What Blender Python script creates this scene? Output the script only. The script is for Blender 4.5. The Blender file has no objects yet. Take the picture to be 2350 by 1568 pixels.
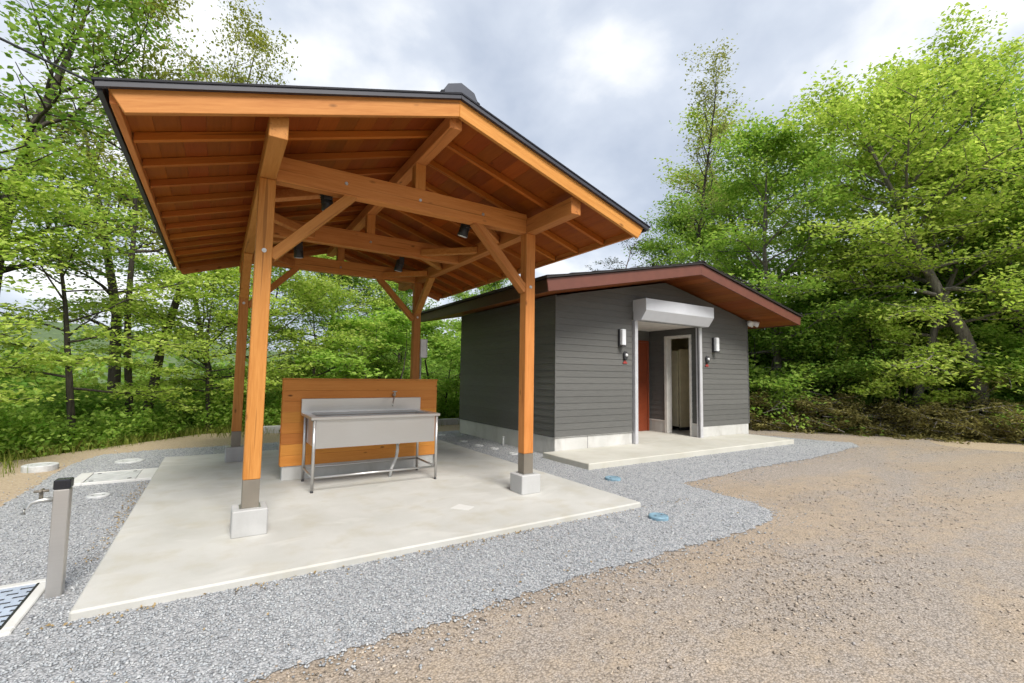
import bpy, bmesh, math, random
import numpy as np
from mathutils import Vector, Matrix
R = math.radians
sc = bpy.context.scene
COL = sc.collection
random.seed(4)

# ------------------------------------------------------------------ camera
PITCH, YAW, ROLL, CAMH = R(4.170), R(32.329), R(0.8337), 1.32
fw = Vector((math.sin(YAW)*math.cos(PITCH), math.cos(YAW)*math.cos(PITCH), math.sin(PITCH)))
rt = Vector((math.cos(YAW), -math.sin(YAW), 0.0))
up = rt.cross(fw)
rt2 = rt*math.cos(ROLL) + up*math.sin(ROLL)
up2 = up*math.cos(ROLL) - rt*math.sin(ROLL)
cd = bpy.data.cameras.new('camera')
cd.sensor_width = 36.0
cd.lens = 36.0*1062.7/2350.0
cd.clip_start = 0.05
cd.clip_end = 5000
cam = bpy.data.objects.new('camera', cd)
COL.objects.link(cam)
m = Matrix((rt2, up2, -fw)).transposed().to_4x4()
m.translation = Vector((0, 0, CAMH))
cam.matrix_world = m
sc.camera = cam

# ------------------------------------------------------------------ sky and sun
SUN_EL, SUN_AZ = R(48), R(183)          # azimuth clockwise from +Y: behind the camera, to its right
w = bpy.data.worlds.new('World'); sc.world = w; w.use_nodes = True
nt = w.node_tree; nt.nodes.clear()
def wn(t, **k):
    n = nt.nodes.new(t)
    for a, b in k.items(): setattr(n, a, b)
    return n
sky = wn('ShaderNodeTexSky', sky_type='NISHITA', sun_disc=False)
sky.sun_elevation = SUN_EL; sky.sun_rotation = SUN_AZ
sky.air_density = 1.0; sky.dust_density = 2.5; sky.ozone_density = 1.0
tc = wn('ShaderNodeTexCoord')
sep = wn('ShaderNodeSeparateXYZ'); nt.links.new(tc.outputs['Generated'], sep.inputs[0])
den = wn('ShaderNodeMath', operation='ADD'); nt.links.new(sep.outputs['Z'], den.inputs[0]); den.inputs[1].default_value = 0.55
mx_ = wn('ShaderNodeMath', operation='MAXIMUM'); nt.links.new(den.outputs[0], mx_.inputs[0]); mx_.inputs[1].default_value = 0.12
dv = wn('ShaderNodeVectorMath', operation='DIVIDE'); nt.links.new(tc.outputs['Generated'], dv.inputs[0])
cmb = wn('ShaderNodeCombineXYZ')
for i in range(3): nt.links.new(mx_.outputs[0], cmb.inputs[i])
nt.links.new(cmb.outputs[0], dv.inputs[1])
CLOUD_OFF = (5.94, 3.07, -1.97)
mp = wn('ShaderNodeMapping'); mp.inputs['Location'].default_value = CLOUD_OFF
nt.links.new(dv.outputs[0], mp.inputs['Vector'])
n1 = wn('ShaderNodeTexNoise'); n1.inputs['Scale'].default_value = 3.0; n1.inputs['Detail'].default_value = 7; n1.inputs['Roughness'].default_value = 0.5; n1.inputs['Distortion'].default_value = 0.15
nt.links.new(mp.outputs[0], n1.inputs['Vector'])
cr = wn('ShaderNodeValToRGB'); nt.links.new(n1.outputs['Fac'], cr.inputs['Fac'])
ce = cr.color_ramp
ce.elements[0].position = 0.36; ce.elements[0].color = (4.0, 4.5, 5.4, 1)
ce.elements[1].position = 0.66; ce.elements[1].color = (9.4, 9.4, 9.4, 1)
e_ = ce.elements.new(0.50); e_.color = (5.3, 5.75, 6.5, 1)
e_ = ce.elements.new(0.57); e_.color = (6.9, 7.15, 7.5, 1)
mixs = wn('ShaderNodeMixRGB'); mixs.inputs['Fac'].default_value = 0.88
nt.links.new(sky.outputs[0], mixs.inputs[1]); nt.links.new(cr.outputs[0], mixs.inputs[2])
bg = wn('ShaderNodeBackground'); bg.inputs['Strength'].default_value = 0.10
nt.links.new(mixs.outputs[0], bg.inputs['Color'])
wo = wn('ShaderNodeOutputWorld'); nt.links.new(bg.outputs[0], wo.inputs['Surface'])

sd = bpy.data.lights.new('sun', 'SUN'); sd.energy = 3.4; sd.angle = R(22); sd.color = (1.0, 0.95, 0.88)
sun = bpy.data.objects.new('sun', sd); COL.objects.link(sun)
sdir = Vector((math.sin(SUN_AZ)*math.cos(SUN_EL), math.cos(SUN_AZ)*math.cos(SUN_EL), math.sin(SUN_EL)))
sun.rotation_euler = sdir.to_track_quat('Z', 'Y').to_euler(); sun.location = (0, 0, 30)

sc.view_settings.view_transform = 'Standard'; sc.view_settings.look = 'None'
sc.view_settings.exposure = 0.60; sc.view_settings.gamma = 1.0
sc.view_settings.use_curve_mapping = False
sc.render.engine = 'CYCLES'
sc.cycles.use_denoising = True
sc.cycles.max_bounces = 8; sc.cycles.diffuse_bounces = 6; sc.cycles.transmission_bounces = 4; sc.cycles.glossy_bounces = 3
sc.cycles.use_adaptive_sampling = True; sc.cycles.adaptive_threshold = 0.03

# ------------------------------------------------------------------ materials
MATS = {}
class NB:
    def __init__(s, name):
        s.m = bpy.data.materials.new(name); s.m.use_nodes = True
        s.t = s.m.node_tree; s.t.nodes.clear()
        s.out = s.n('ShaderNodeOutputMaterial')
    def n(s, t, **k):
        x = s.t.nodes.new(t)
        for a, b in k.items():
            if a.startswith('i_'):
                x.inputs[a[2:].replace('_', ' ')].default_value = b
            else: setattr(x, a, b)
        return x
    def l(s, a, b): s.t.links.new(a, b)
    def ramp(s, fac, stops):
        r = s.n('ShaderNodeValToRGB'); s.l(fac, r.inputs['Fac'])
        e = r.color_ramp.elements
        e[0].position, e[0].color = stops[0][0], (*stops[0][1], 1)
        e[1].position, e[1].color = stops[-1][0], (*stops[-1][1], 1)
        for p, c in stops[1:-1]:
            q = e.new(p); q.color = (*c, 1)
        return r.outputs['Color']
    def mix(s, f, a, b, mode='MIX'):
        x = s.n('ShaderNodeMixRGB', blend_type=mode)
        for v, i in ((f, 0), (a, 1), (b, 2)):
            if isinstance(v, (int, float)): x.inputs[i].default_value = v
            elif isinstance(v, tuple): x.inputs[i].default_value = (*v, 1)
            else: s.l(v, x.inputs[i])
        return x.outputs[0]
    def noise(s, vec, scale, detail=3, rough=0.55, dist=0.0):
        x = s.n('ShaderNodeTexNoise'); x.inputs['Scale'].default_value = scale; x.inputs['Detail'].default_value = detail
        x.inputs['Roughness'].default_value = rough; x.inputs['Distortion'].default_value = dist
        s.l(vec, x.inputs['Vector']); return x.outputs['Fac']
    def mapping(s, vec, scale=(1, 1, 1), loc=(0, 0, 0)):
        x = s.n('ShaderNodeMapping'); x.inputs['Scale'].default_value = scale; x.inputs['Location'].default_value = loc
        s.l(vec, x.inputs['Vector']); return x.outputs[0]
    def coord(s, kind='Object'): return s.n('ShaderNodeTexCoord').outputs[kind]
    def pos(s): return s.n('ShaderNodeNewGeometry').outputs['Position']
    def bump(s, h, strength=0.3, dist=0.01):
        b = s.n('ShaderNodeBump'); b.inputs['Strength'].default_value = strength; b.inputs['Distance'].default_value = dist
        s.l(h, b.inputs['Height']); return b.outputs[0]
    def bsdf(s, color, rough=0.6, metal=0.0, normal=None, spec=0.5, rough_in=None):
        b = s.n('ShaderNodeBsdfPrincipled')
        if isinstance(color, tuple): b.inputs['Base Color'].default_value = (*color, 1)
        else: s.l(color, b.inputs['Base Color'])
        b.inputs['Roughness'].default_value = rough; b.inputs['Metallic'].default_value = metal
        b.inputs['Specular IOR Level'].default_value = spec
        if rough_in is not None: s.l(rough_in, b.inputs['Roughness'])
        if normal is not None: s.l(normal, b.inputs['Normal'])
        s.l(b.outputs[0], s.out.inputs['Surface']); return b

def wood(name, axis, light, dark, knots=1.0, rough=0.55, turn=0.0, crack=1.0):
    b = NB(name); co = b.coord('Object')
    inf = b.n('ShaderNodeObjectInfo')
    off = b.n('ShaderNodeVectorMath', operation='SCALE'); off.inputs[0].default_value = (17.3, 9.1, 23.7); b.l(inf.outputs['Random'], off.inputs['Scale'])
    ad = b.n('ShaderNodeVectorMath', operation='ADD'); b.l(off.outputs[0], ad.inputs[1])
    tn = b.n('ShaderNodeMapping'); tn.inputs['Rotation'].default_value = (0, turn, 0); b.l(co, tn.inputs['Vector']); b.l(tn.outputs[0], ad.inputs[0])
    sA = [1, 1, 1]; sA['xyz'.index(axis)] = 0.06
    v = b.mapping(ad.outputs[0], tuple(sA))
    g1 = b.noise(v, 30, 4, 0.6, 0.6); g2 = b.noise(v, 150, 2, 0.5)
    sB = [1, 1, 1]; sB['xyz'.index(axis)] = 0.35
    v2 = b.mapping(ad.outputs[0], tuple(sB)); big = b.noise(v2, 2.2, 2)
    c = b.ramp(g1, [(0.33, dark), (0.5, tuple((a*0.45+d*0.55) for a, d in zip(dark, light))), (0.67, light)])
    c = b.mix(0.35, c, b.ramp(g2, [(0.3, dark), (0.7, light)]))
    c = b.mix(b.ramp(big, [(0.3, (0, 0, 0)), (0.75, (0.45,)*3)]), c, tuple(x*0.72 for x in light))
    if knots:
        sK = [1, 1, 1]; sK['xyz'.index(axis)] = 0.42
        v3 = b.mapping(ad.outputs[0], tuple(sK))
        vo = b.n('ShaderNodeTexVoronoi'); vo.inputs['Scale'].default_value = 5.5; b.l(v3, vo.inputs['Vector'])
        k = b.ramp(vo.outputs['Distance'], [(0.03, (1, 1, 1)), (0.10, (0, 0, 0))])
        kk = b.mix(1.0, k, (0.75*knots,)*3, 'MULTIPLY')
        c = b.mix(kk, c, tuple(x*0.22 for x in dark))
    tint = b.n('ShaderNodeHueSaturation'); b.l(c, tint.inputs['Color'])
    mr = b.n('ShaderNodeMapRange'); b.l(inf.outputs['Random'], mr.inputs[0]); mr.inputs[3].default_value = 0.80; mr.inputs[4].default_value = 1.14
    m2 = b.n('ShaderNodeMath', operation='FRACT'); m3 = b.n('ShaderNodeMath', operation='MULTIPLY'); b.l(inf.outputs['Random'], m3.inputs[0]); m3.inputs[1].default_value = 37.7; b.l(m3.outputs[0], m2.inputs[0])
    mh = b.n('ShaderNodeMapRange'); b.l(m2.outputs[0], mh.inputs[0]); mh.inputs[3].default_value = 0.493; mh.inputs[4].default_value = 0.508; b.l(mh.outputs[0], tint.inputs['Hue'])
    b.l(mr.outputs[0], tint.inputs['Value'])
    sC = [1, 1, 1]; sC['xyz'.index(axis)] = 0.022
    ck = b.noise(b.mapping(ad.outputs[0], tuple(sC)), 42, 2, 0.4)
    cm_ = b.mix(b.ramp(ck, [(0.655, (0, 0, 0)), (0.70, (0.5*crack,)*3)]), tint.outputs[0], tuple(x*0.35 for x in dark))
    b.bsdf(cm_, rough, 0, b.bump(g1, 0.12, 0.004), 0.22)
    return b.m
WL, WD = (0.58, 0.248, 0.068), (0.41, 0.142, 0.028)
for a in 'xyz': MATS['wood_'+a] = wood('stained_timber_'+a, a, WL, WD)
PANG = math.atan(0.6915/2.215)
for nm_, tr_ in (('wood_sr', -PANG), ('wood_sl', PANG), ('wood_br', R(-46)), ('wood_bl', R(46))):
    MATS[nm_] = wood('stained_timber_'+nm_[5:], 'x', WL, WD, 1.0, 0.55, tr_)
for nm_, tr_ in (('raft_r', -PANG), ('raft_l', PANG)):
    MATS[nm_] = wood('shaded_rafter_'+nm_[5:], 'x', (0.45, 0.145, 0.020), (0.33, 0.095, 0.010), 0.8, 0.55, tr_)  # same stain as the other timber, darkened to paint in under-roof shade
MATS['wood_n'] = wood('stained_timber_plain', 'y', WL, WD, 0.6, 0.55, 0.0, 0.0)
for a in 'xy': MATS['sheath_'+a] = wood('stained_shaded_boards_'+a, a, (0.29, 0.068, 0.006), (0.215, 0.046, 0.003), 0.6, 0.55, 0.0, 0.3)  # boards' own dark stain, deepened further with painted shade below the roof
MATS['plank'] = wood('wash_wall_planks', 'x', (0.66, 0.265, 0.060), (0.54, 0.185, 0.034), 1.6, 0.55, 0.0, 0.0)
MATS['soffit'] = wood('brown_soffit', 'y', (0.26, 0.076, 0.018), (0.21, 0.056, 0.012), 0)

def plain(name, color, rough=0.5, metal=0.0, spec=0.5, var=0.06, scale=6):
    b = NB(name); co = b.coord('Object'); nz = b.noise(co, scale, 4)
    lo = tuple(x*(1-var*2) for x in color); hi = tuple(min(1, x*(1+var)) for x in color)
    b.bsdf(b.ramp(nz, [(0.3, lo), (0.7, hi)]), rough, metal, None, spec); MATS[name] = b.m; return b.m
plain('roof_metal', (0.009, 0.010, 0.016), 0.6, 0.0, 0.25)
plain('drip_metal', (0.030, 0.032, 0.045), 0.5, 0.0)
plain('ridge_metal', (0.05, 0.057, 0.078), 0.45, 0.1)
plain('shoe_metal', (0.21, 0.185, 0.15), 0.5, 0.3)
plain('bolt_metal', (0.5, 0.5, 0.48), 0.35, 0.8)
plain('black_metal', (0.012, 0.012, 0.014), 0.45)
plain('lamp_glass', (0.62, 0.63, 0.62), 0.25)
plain('white_plastic', (0.66, 0.67, 0.68), 0.35)
plain('lamp_cover', (0.70, 0.72, 0.74), 0.3)
plain('dark_plastic', (0.03, 0.03, 0.034), 0.4)
plain('red_plastic', (0.30, 0.042, 0.035), 0.6)
plain('shutter_metal', (0.60, 0.62, 0.665), 0.38, 0.05, 0.5, 0.02)
plain('rail_metal', (0.58, 0.58, 0.61), 0.36, 0.3)
plain('door_frame', (0.66, 0.64, 0.60), 0.45)
plain('door_red', (0.20, 0.040, 0.013), 0.45)
plain('fascia_brown', (0.135, 0.046, 0.031), 0.5)
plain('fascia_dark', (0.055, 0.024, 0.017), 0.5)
plain('roof_dark', (0.018, 0.014, 0.014), 0.6)
plain('beige_panel', (0.74, 0.66, 0.46), 0.5)
plain('dark_skirt', (0.05, 0.05, 0.055), 0.5)
plain('ceiling_white', (0.68, 0.66, 0.62), 0.7)
plain('blue_lid', (0.19, 0.31, 0.39), 0.5, 0, .4, .2, 30)
plain('lid_grey', (0.52, 0.53, 0.53), 0.5, 0, .4, .12, 14)
plain('cable_black', (0.01, 0.01, 0.012), 0.5)
plain('cap_black', (0.012, 0.013, 0.018), 0.25)

def metal_brushed(name, color, rough):
    b = NB(name); co = b.coord('Object')
    v = b.mapping(co, (0.5, 60, 60)); g = b.noise(v, 8, 3)
    big = b.noise(co, 2.5, 3)
    rr = b.n('ShaderNodeMapRange'); b.l(big, rr.inputs[0]); rr.inputs[3].default_value = rough*0.75; rr.inputs[4].default_value = rough*1.35
    c = b.ramp(g, [(0.3, tuple(x*0.92 for x in color)), (0.7, color)])
    b.bsdf(c, rough, 0.85, None, 0.5, rr.outputs[0]); MATS[name] = b.m
metal_brushed('stainless', (0.56, 0.555, 0.545), 0.30)
metal_brushed('stainless_pillar', (0.54, 0.52, 0.50), 0.42)
plain('galvanised', (0.40, 0.46, 0.56), 0.45, 0.1)

def concrete(name, c0, c1, stain, amount=0.5):
    b = NB(name); p = b.pos()
    n1 = b.noise(p, 1.1, 5, 0.6, 0.4); n2 = b.noise(p, 90, 3); n3 = b.noise(b.mapping(p, (1, 1, 0.35)), 3.2, 4, 0.6)
    c = b.ramp(n1, [(0.3, c0), (0.68, c1)])
    c = b.mix(b.ramp(n3, [(0.5, (0, 0, 0)), (0.72, (amount,)*3)]), c, stain)
    n4 = b.noise(b.mapping(p, (0.9, 1.6, 1), (4, 7, 2)), 1.6, 2, 0.5, 1.2)
    c = b.mix(b.ramp(n4, [(0.57, (0, 0, 0)), (0.68, (amount*0.55,)*3)]), c, tuple(min(1, x*1.14) for x in c1))
    c = b.mix(b.ramp(n2, [(0.2, (0.12,)*3), (0.5, (0, 0, 0))]), c, tuple(x*0.6 for x in c0))
    b.bsdf(c, 0.72, 0, b.bump(n2, 0.15, 0.003), 0.35); MATS[name] = b.m
concrete('slab_concrete', (0.40, 0.395, 0.365), (0.495, 0.49, 0.463), (0.39, 0.36, 0.285), 0.6)
concrete('apron_concrete', (0.43, 0.42, 0.37), (0.51, 0.50, 0.45), (0.39, 0.36, 0.28), 0.4)
concrete('ped_concrete', (0.35, 0.35, 0.345), (0.44, 0.44, 0.435), (0.28, 0.28, 0.27), 0.45)
concrete('plinth_concrete', (0.44, 0.44, 0.42), (0.56, 0.555, 0.54), (0.30, 0.29, 0.26), 0.55)
concrete('patch_concrete', (0.53, 0.525, 0.50), (0.59, 0.585, 0.565), (0.50, 0.49, 0.46), 0.3)
concrete('rim_concrete', (0.50, 0.50, 0.48), (0.60, 0.60, 0.58), (0.43, 0.42, 0.39), 0.35)

def siding_mat():
    b = NB('grey_siding'); co = b.coord('Object'); inf = b.n('ShaderNodeObjectInfo')
    n = b.noise(b.mapping(co, (1.2, 1.2, 12)), 5, 4, 0.6)
    c = b.ramp(n, [(0.3, (0.100, 0.100, 0.095)), (0.7, (0.122, 0.122, 0.116))])
    h = b.n('ShaderNodeHueSaturation'); b.l(c, h.inputs['Color'])
    mr = b.n('ShaderNodeMapRange'); b.l(inf.outputs['Random'], mr.inputs[0]); mr.inputs[3].default_value = 0.93; mr.inputs[4].default_value = 1.07
    b.l(mr.outputs[0], h.inputs['Value'])
    b.bsdf(h.outputs[0], 0.55, 0, b.bump(n, 0.08, 0.003), 0.3); MATS['siding'] = b.m
siding_mat()

def gravel(name, cols, scale, patch, earth=None, earth_amt=0.5, bump=0.9):
    b = NB(name); p = b.pos()
    vo = b.n('ShaderNodeTexVoronoi'); vo.inputs['Scale'].default_value = scale; b.l(p, vo.inputs['Vector'])
    vo2 = b.n('ShaderNodeTexVoronoi'); vo2.inputs['Scale'].default_value = scale*2.3; b.l(p, vo2.inputs['Vector'])
    s1 = b.n('ShaderNodeSeparateXYZ'); b.l(vo.outputs['Color'], s1.inputs[0])
    s2 = b.n('ShaderNodeSeparateXYZ'); b.l(vo2.outputs['Color'], s2.inputs[0])
    k = len(cols)-1
    c = b.ramp(s1.outputs[0], [(0.05+0.9*i/k, x) for i, x in enumerate(cols)])
    cc = b.ramp(s2.outputs[0], [(0.05+0.9*i/k, x) for i, x in enumerate(cols)])
    c = b.mix(0.45, c, cc)
    if earth:
        ne = b.noise(b.mapping(p, (0.30, 1.0, 1.0)), 0.95, 5, 0.66, 0.6); nf = b.noise(p, 9, 4, 0.65)
        f = b.mix(0.3, ne, nf)
        c = b.mix(b.ramp(f, [(0.43, (0.12,)*3), (0.57, (earth_amt,)*3)]), c, b.ramp(nf, [(0.3, earth[0]), (0.7, earth[1])]))
    npn = b.noise(p, 0.5, 3)
    c = b.mix(1.0, c, b.ramp(npn, [(0.3, (1-patch,)*3), (0.7, (1.0,)*3)]), 'MULTIPLY')
    gap = b.ramp(vo.outputs['Distance'], [(0.35, (1, 1, 1)), (0.85, (0.55,)*3)])
    c = b.mix(1.0, c, gap, 'MULTIPLY')
    inv = b.n('ShaderNodeMath', operation='SUBTRACT'); inv.inputs[0].default_value = 1.0; b.l(vo.outputs['Distance'], inv.inputs[1])
    b.bsdf(c, 0.85, 0, b.bump(inv.outputs[0], bump, 0.012), 0.25); MATS[name] = b.m
GREYS = [(0.20, 0.21, 0.22), (0.34, 0.35, 0.365), (0.42, 0.43, 0.445), (0.47, 0.48, 0.495), (0.55, 0.555, 0.56)]
BROWNS = [(0.14, 0.125, 0.11), (0.29, 0.25, 0.215), (0.37, 0.325, 0.285), (0.41, 0.37, 0.335), (0.48, 0.43, 0.385)]
gravel('gravel_grey', GREYS, 78, 0.08, None, .5, .6)
gravel('gravel_brown', BROWNS, 85, 0.10, ((0.365, 0.28, 0.19), (0.46, 0.365, 0.265)), 0.78, 0.4)

def ground_mat():
    # one sheet: gravel lot near, bare soil round it, forest floor and meadow beyond
    b = NB('ground_soil'); p = b.pos()
    n = b.noise(p, 1.3, 5, 0.6, 0.5); f = b.noise(p, 40, 4, 0.6)
    soil = b.ramp(f, [(0.3, (0.30, 0.235, 0.16)), (0.7, (0.45, 0.365, 0.265))])
    dark = b.ramp(f, [(0.3, (0.05, 0.055, 0.018)), (0.7, (0.12, 0.13, 0.04))])
    at = b.n('ShaderNodeAttribute', attribute_name='wild')
    mixf = b.n('ShaderNodeMath', operation='ADD'); b.l(at.outputs['Fac'], mixf.inputs[0])
    ns = b.n('ShaderNodeMath', operation='MULTIPLY_ADD'); b.l(n, ns.inputs[0]); ns.inputs[1].default_value = 0.9; ns.inputs[2].default_value = -0.45
    b.l(ns.outputs[0], mixf.inputs[1])
    c = b.mix(b.ramp(mixf.outputs[0], [(0.35, (0, 0, 0)), (0.65, (1, 1, 1))]), soil, dark)
    b.bsdf(c, 0.9, 0, b.bump(f, 0.6, 0.02), 0.2); MATS['ground'] = b.m
ground_mat()

def stone_mat(name, cols):
    b = NB(name); g = b.n('ShaderNodeNewGeometry')
    k = len(cols)-1
    c = b.ramp(g.outputs['Random Per Island'], [(0.02+0.96*i/k, x) for i, x in enumerate(cols)])
    nz = b.noise(b.pos(), 120, 2)
    c = b.mix(1.0, c, b.ramp(nz, [(0.3, (0.85,)*3), (0.7, (1.0,)*3)]), 'MULTIPLY')
    b.bsdf(c, 0.8, 0, None, 0.3); MATS[name] = b.m
stone_mat('stones_grey', [(0.23, 0.24, 0.255), (0.32, 0.34, 0.36), (0.375, 0.395, 0.415), (0.42, 0.44, 0.455), (0.50, 0.51, 0.515)])
stone_mat('stones_brown', [(0.14, 0.12, 0.10), (0.27, 0.22, 0.17), (0.36, 0.30, 0.24), (0.36, 0.34, 0.33), (0.43, 0.36, 0.285), (0.53, 0.45, 0.36)])

def leaf_mat(name, c0, c1, trans=0.4):
    b = NB(name); g = b.n('ShaderNodeNewGeometry')
    inf = b.n('ShaderNodeObjectInfo')
    c = b.ramp(g.outputs['Random Per Island'], [(0.0, c0), (1.0, c1)])
    h = b.n('ShaderNodeHueSaturation'); b.l(c, h.inputs['Color'])
    mr = b.n('ShaderNodeMapRange'); b.l(inf.outputs['Random'], mr.inputs[0]); mr.inputs[3].default_value = 0.88; mr.inputs[4].default_value = 1.12
    b.l(mr.outputs[0], h.inputs['Value'])
    d = b.n('ShaderNodeBsdfDiffuse'); b.l(h.outputs[0], d.inputs['Color'])
    t = b.n('ShaderNodeBsdfTranslucent'); 
    tcx = b.mix(1.0, h.outputs[0], (1.0, 1.0, 0.7), 'MULTIPLY'); b.l(tcx, t.inputs['Color'])
    mx = b.n('ShaderNodeMixShader'); mx.inputs[0].default_value = trans
    b.l(d.outputs[0], mx.inputs[1]); b.l(t.outputs[0], mx.inputs[2]); b.l(mx.outputs[0], b.out.inputs['Surface'])
    MATS[name] = b.m
leaf_mat('leaf_lime', (0.26, 0.41, 0.055), (0.55, 0.65, 0.17), 0.56)
leaf_mat('leaf_green', (0.18, 0.35, 0.05), (0.42, 0.57, 0.13), 0.56)
leaf_mat('leaf_mid', (0.12, 0.25, 0.04), (0.31, 0.45, 0.1), 0.55)
leaf_mat('leaf_dark', (0.07, 0.15, 0.025), (0.16, 0.26, 0.05), 0.45)
leaf_mat('leaf_pale', (0.22, 0.26, 0.08), (0.42, 0.43, 0.18), 0.5)
leaf_mat('leaf_olive', (0.24, 0.29, 0.05), (0.46, 0.48, 0.12), 0.52)
leaf_mat('needle', (0.035, 0.06, 0.022), (0.09, 0.12, 0.045), 0.2)
leaf_mat('brush', (0.12, 0.105, 0.036), (0.27, 0.25, 0.09), 0.3)
leaf_mat('grass', (0.10, 0.16, 0.022), (0.30, 0.31, 0.08), 0.35)
leaf_mat('dry', (0.24, 0.17, 0.08), (0.42, 0.32, 0.18), 0.2)
def bark(name, a, c):
    b = NB(name); co = b.coord('Object')
    n = b.noise(b.mapping(co, (9, 9, 1.6)), 3, 5, 0.65, 0.5)
    b.bsdf(b.ramp(n, [(0.3, a), (0.7, c)]), 0.9, 0, b.bump(n, 0.6, 0.02), 0.2); MATS[name] = b.m
bark('bark_dark', (0.028, 0.024, 0.019), (0.085, 0.074, 0.06))
bark('bark_grey', (0.09, 0.08, 0.07), (0.23, 0.21, 0.185))
bark('bark_red', (0.09, 0.05, 0.035), (0.22, 0.135, 0.095))

# ------------------------------------------------------------------ mesh helpers
ORG = {}
def tag(o, label=None, cat=None, group=None, kind=None):
    if label: o['label'] = label
    if cat: o['category'] = cat
    if group: o['group'] = group
    if kind: o['kind'] = kind
    return o
def thing(name, label, cat, loc=(0, 0, 0), group=None):
    o = bpy.data.objects.new(name, None); o.empty_display_size = 0.1
    COL.objects.link(o); o.location = loc
    ORG[o.name] = Vector(loc); tag(o, label, cat, group)
    return o
def mesh_from(name, V, F, mat=None, smooth=False):
    me = bpy.data.meshes.new(name); me.from_pydata([tuple(v) for v in V], [], F); me.validate(); me.update()
    if mat: me.materials.append(MATS[mat])
    if smooth: me.polygons.foreach_set('use_smooth', [True]*len(me.polygons))
    return me
def bm_mesh(name, bm, mat, smooth=False):
    bmesh.ops.recalc_face_normals(bm, faces=bm.faces)
    me = bpy.data.meshes.new(name); bm.to_mesh(me); bm.free()
    if mat: me.materials.append(MATS[mat])
    if smooth: me.polygons.foreach_set('use_smooth', [True]*len(me.polygons))
    return me
def obj(name, me, parent=None, loc=None, rot=None):
    o = bpy.data.objects.new(name, me); COL.objects.link(o)
    if parent is not None:
        o.parent = parent; ORG[o.name] = ORG[parent.name]
    else: ORG[o.name] = Vector(loc) if loc else Vector((0, 0, 0))
    if loc: o.location = loc
    if rot: o.rotation_euler = rot
    return o
def org(parent): return ORG[parent.name] if parent is not None else Vector((0, 0, 0))
def box8(x0, x1, y0, y1, z0, z1):
    return [Vector(v) for v in ((x0,y0,z0),(x1,y0,z0),(x1,y1,z0),(x0,y1,z0),(x0,y0,z1),(x1,y0,z1),(x1,y1,z1),(x0,y1,z1))]
BF = [(0,3,2,1),(4,5,6,7),(0,1,5,4),(1,2,6,5),(2,3,7,6),(3,0,4,7)]
def add_hex(bm, V, bev=0.0):
    vs = [bm.verts.new(v) for v in V]
    fs = [bm.faces.new([vs[i] for i in f]) for f in BF]
    if bev > 0:
        es = list({e for f in fs for e in f.edges})
        bmesh.ops.bevel(bm, geom=es, offset=bev, segments=1, affect='EDGES', profile=0.5)
def add_box(bm, x0, x1, y0, y1, z0, z1, bev=0.0): add_hex(bm, box8(x0, x1, y0, y1, z0, z1), bev)
def beam8(p0, p1, wd, ht, upv=(0, 0, 1)):
    p0, p1 = Vector(p0), Vector(p1); d = (p1-p0).normalized(); u = Vector(upv)
    s = d.cross(u).normalized(); u = s.cross(d).normalized(); s *= wd/2; u *= ht/2
    return [p0-s-u, p0+s-u, p1+s-u, p1-s-u, p0-s+u, p0+s+u, p1+s+u, p1-s+u]
def part_box(name, parent, mat, x0, x1, y0, y1, z0, z1, bev=0.004):
    O = org(parent); bm = bmesh.new(); add_box(bm, x0-O.x, x1-O.x, y0-O.y, y1-O.y, z0-O.z, z1-O.z, bev)
    return obj(name, bm_mesh(name, bm, mat), parent)
def part_hex(name, parent, mat, V, bev=0.004):
    O = org(parent); bm = bmesh.new(); add_hex(bm, [Vector(v)-O for v in V], bev)
    return obj(name, bm_mesh(name, bm, mat), parent)
def part_beam(name, parent, mat, p0, p1, wd, ht, upv=(0, 0, 1), bev=0.004):
    return part_hex(name, parent, mat, beam8(p0, p1, wd, ht, upv), bev)
def add_prism(bm, prof, axis, a0, a1):
    # prof: list of 2D points in the plane of the two other axes, extruded along axis
    def P(q, a):
        return {'x': (a, q[0], q[1]), 'y': (q[0], a, q[1]), 'z': (q[0], q[1], a)}[axis]
    A = [bm.verts.new(P(q, a0)) for q in prof]; B = [bm.verts.new(P(q, a1)) for q in prof]
    bm.faces.new(A); bm.faces.new(B[::-1]); n = len(prof)
    for i in range(n): bm.faces.new((A[i], B[i], B[(i+1) % n], A[(i+1) % n]))
def part_prism(name, parent, mat, prof, axis, a0, a1, bev=0.0):
    O = org(parent); bm = bmesh.new(); i = 'xyz'.index(axis); oth = [k for k in range(3) if k != i]
    add_prism(bm, [(q[0]-O[oth[0]], q[1]-O[oth[1]]) for q in prof], axis, a0-O[i], a1-O[i])
    if bev: bmesh.ops.bevel(bm, geom=list(bm.edges), offset=bev, segments=1, affect='EDGES', profile=0.5)
    return obj(name, bm_mesh(name, bm, mat), parent)
def add_tube(bm, pts, rad, n=10, caps=True):
    pts = [Vector(p) for p in pts]; rings = []
    if not isinstance(rad, (list, tuple)): rad = [rad]*len(pts)
    for i, p in enumerate(pts):
        d = (pts[min(i+1, len(pts)-1)]-pts[max(i-1, 0)]).normalized()
        a = Vector((0, 0, 1)) if abs(d.z) < 0.9 else Vector((1, 0, 0))
        s = d.cross(a).normalized(); u = s.cross(d)
        rings.append([bm.verts.new(p+(s*math.cos(t)+u*math.sin(t))*rad[i]) for t in [2*math.pi*k/n for k in range(n)]])
    for A, B in zip(rings, rings[1:]):
        for k in range(n): bm.faces.new((A[k], A[(k+1) % n], B[(k+1) % n], B[k]))
    if caps: bm.faces.new(rings[0][::-1]); bm.faces.new(rings[-1])
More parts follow.
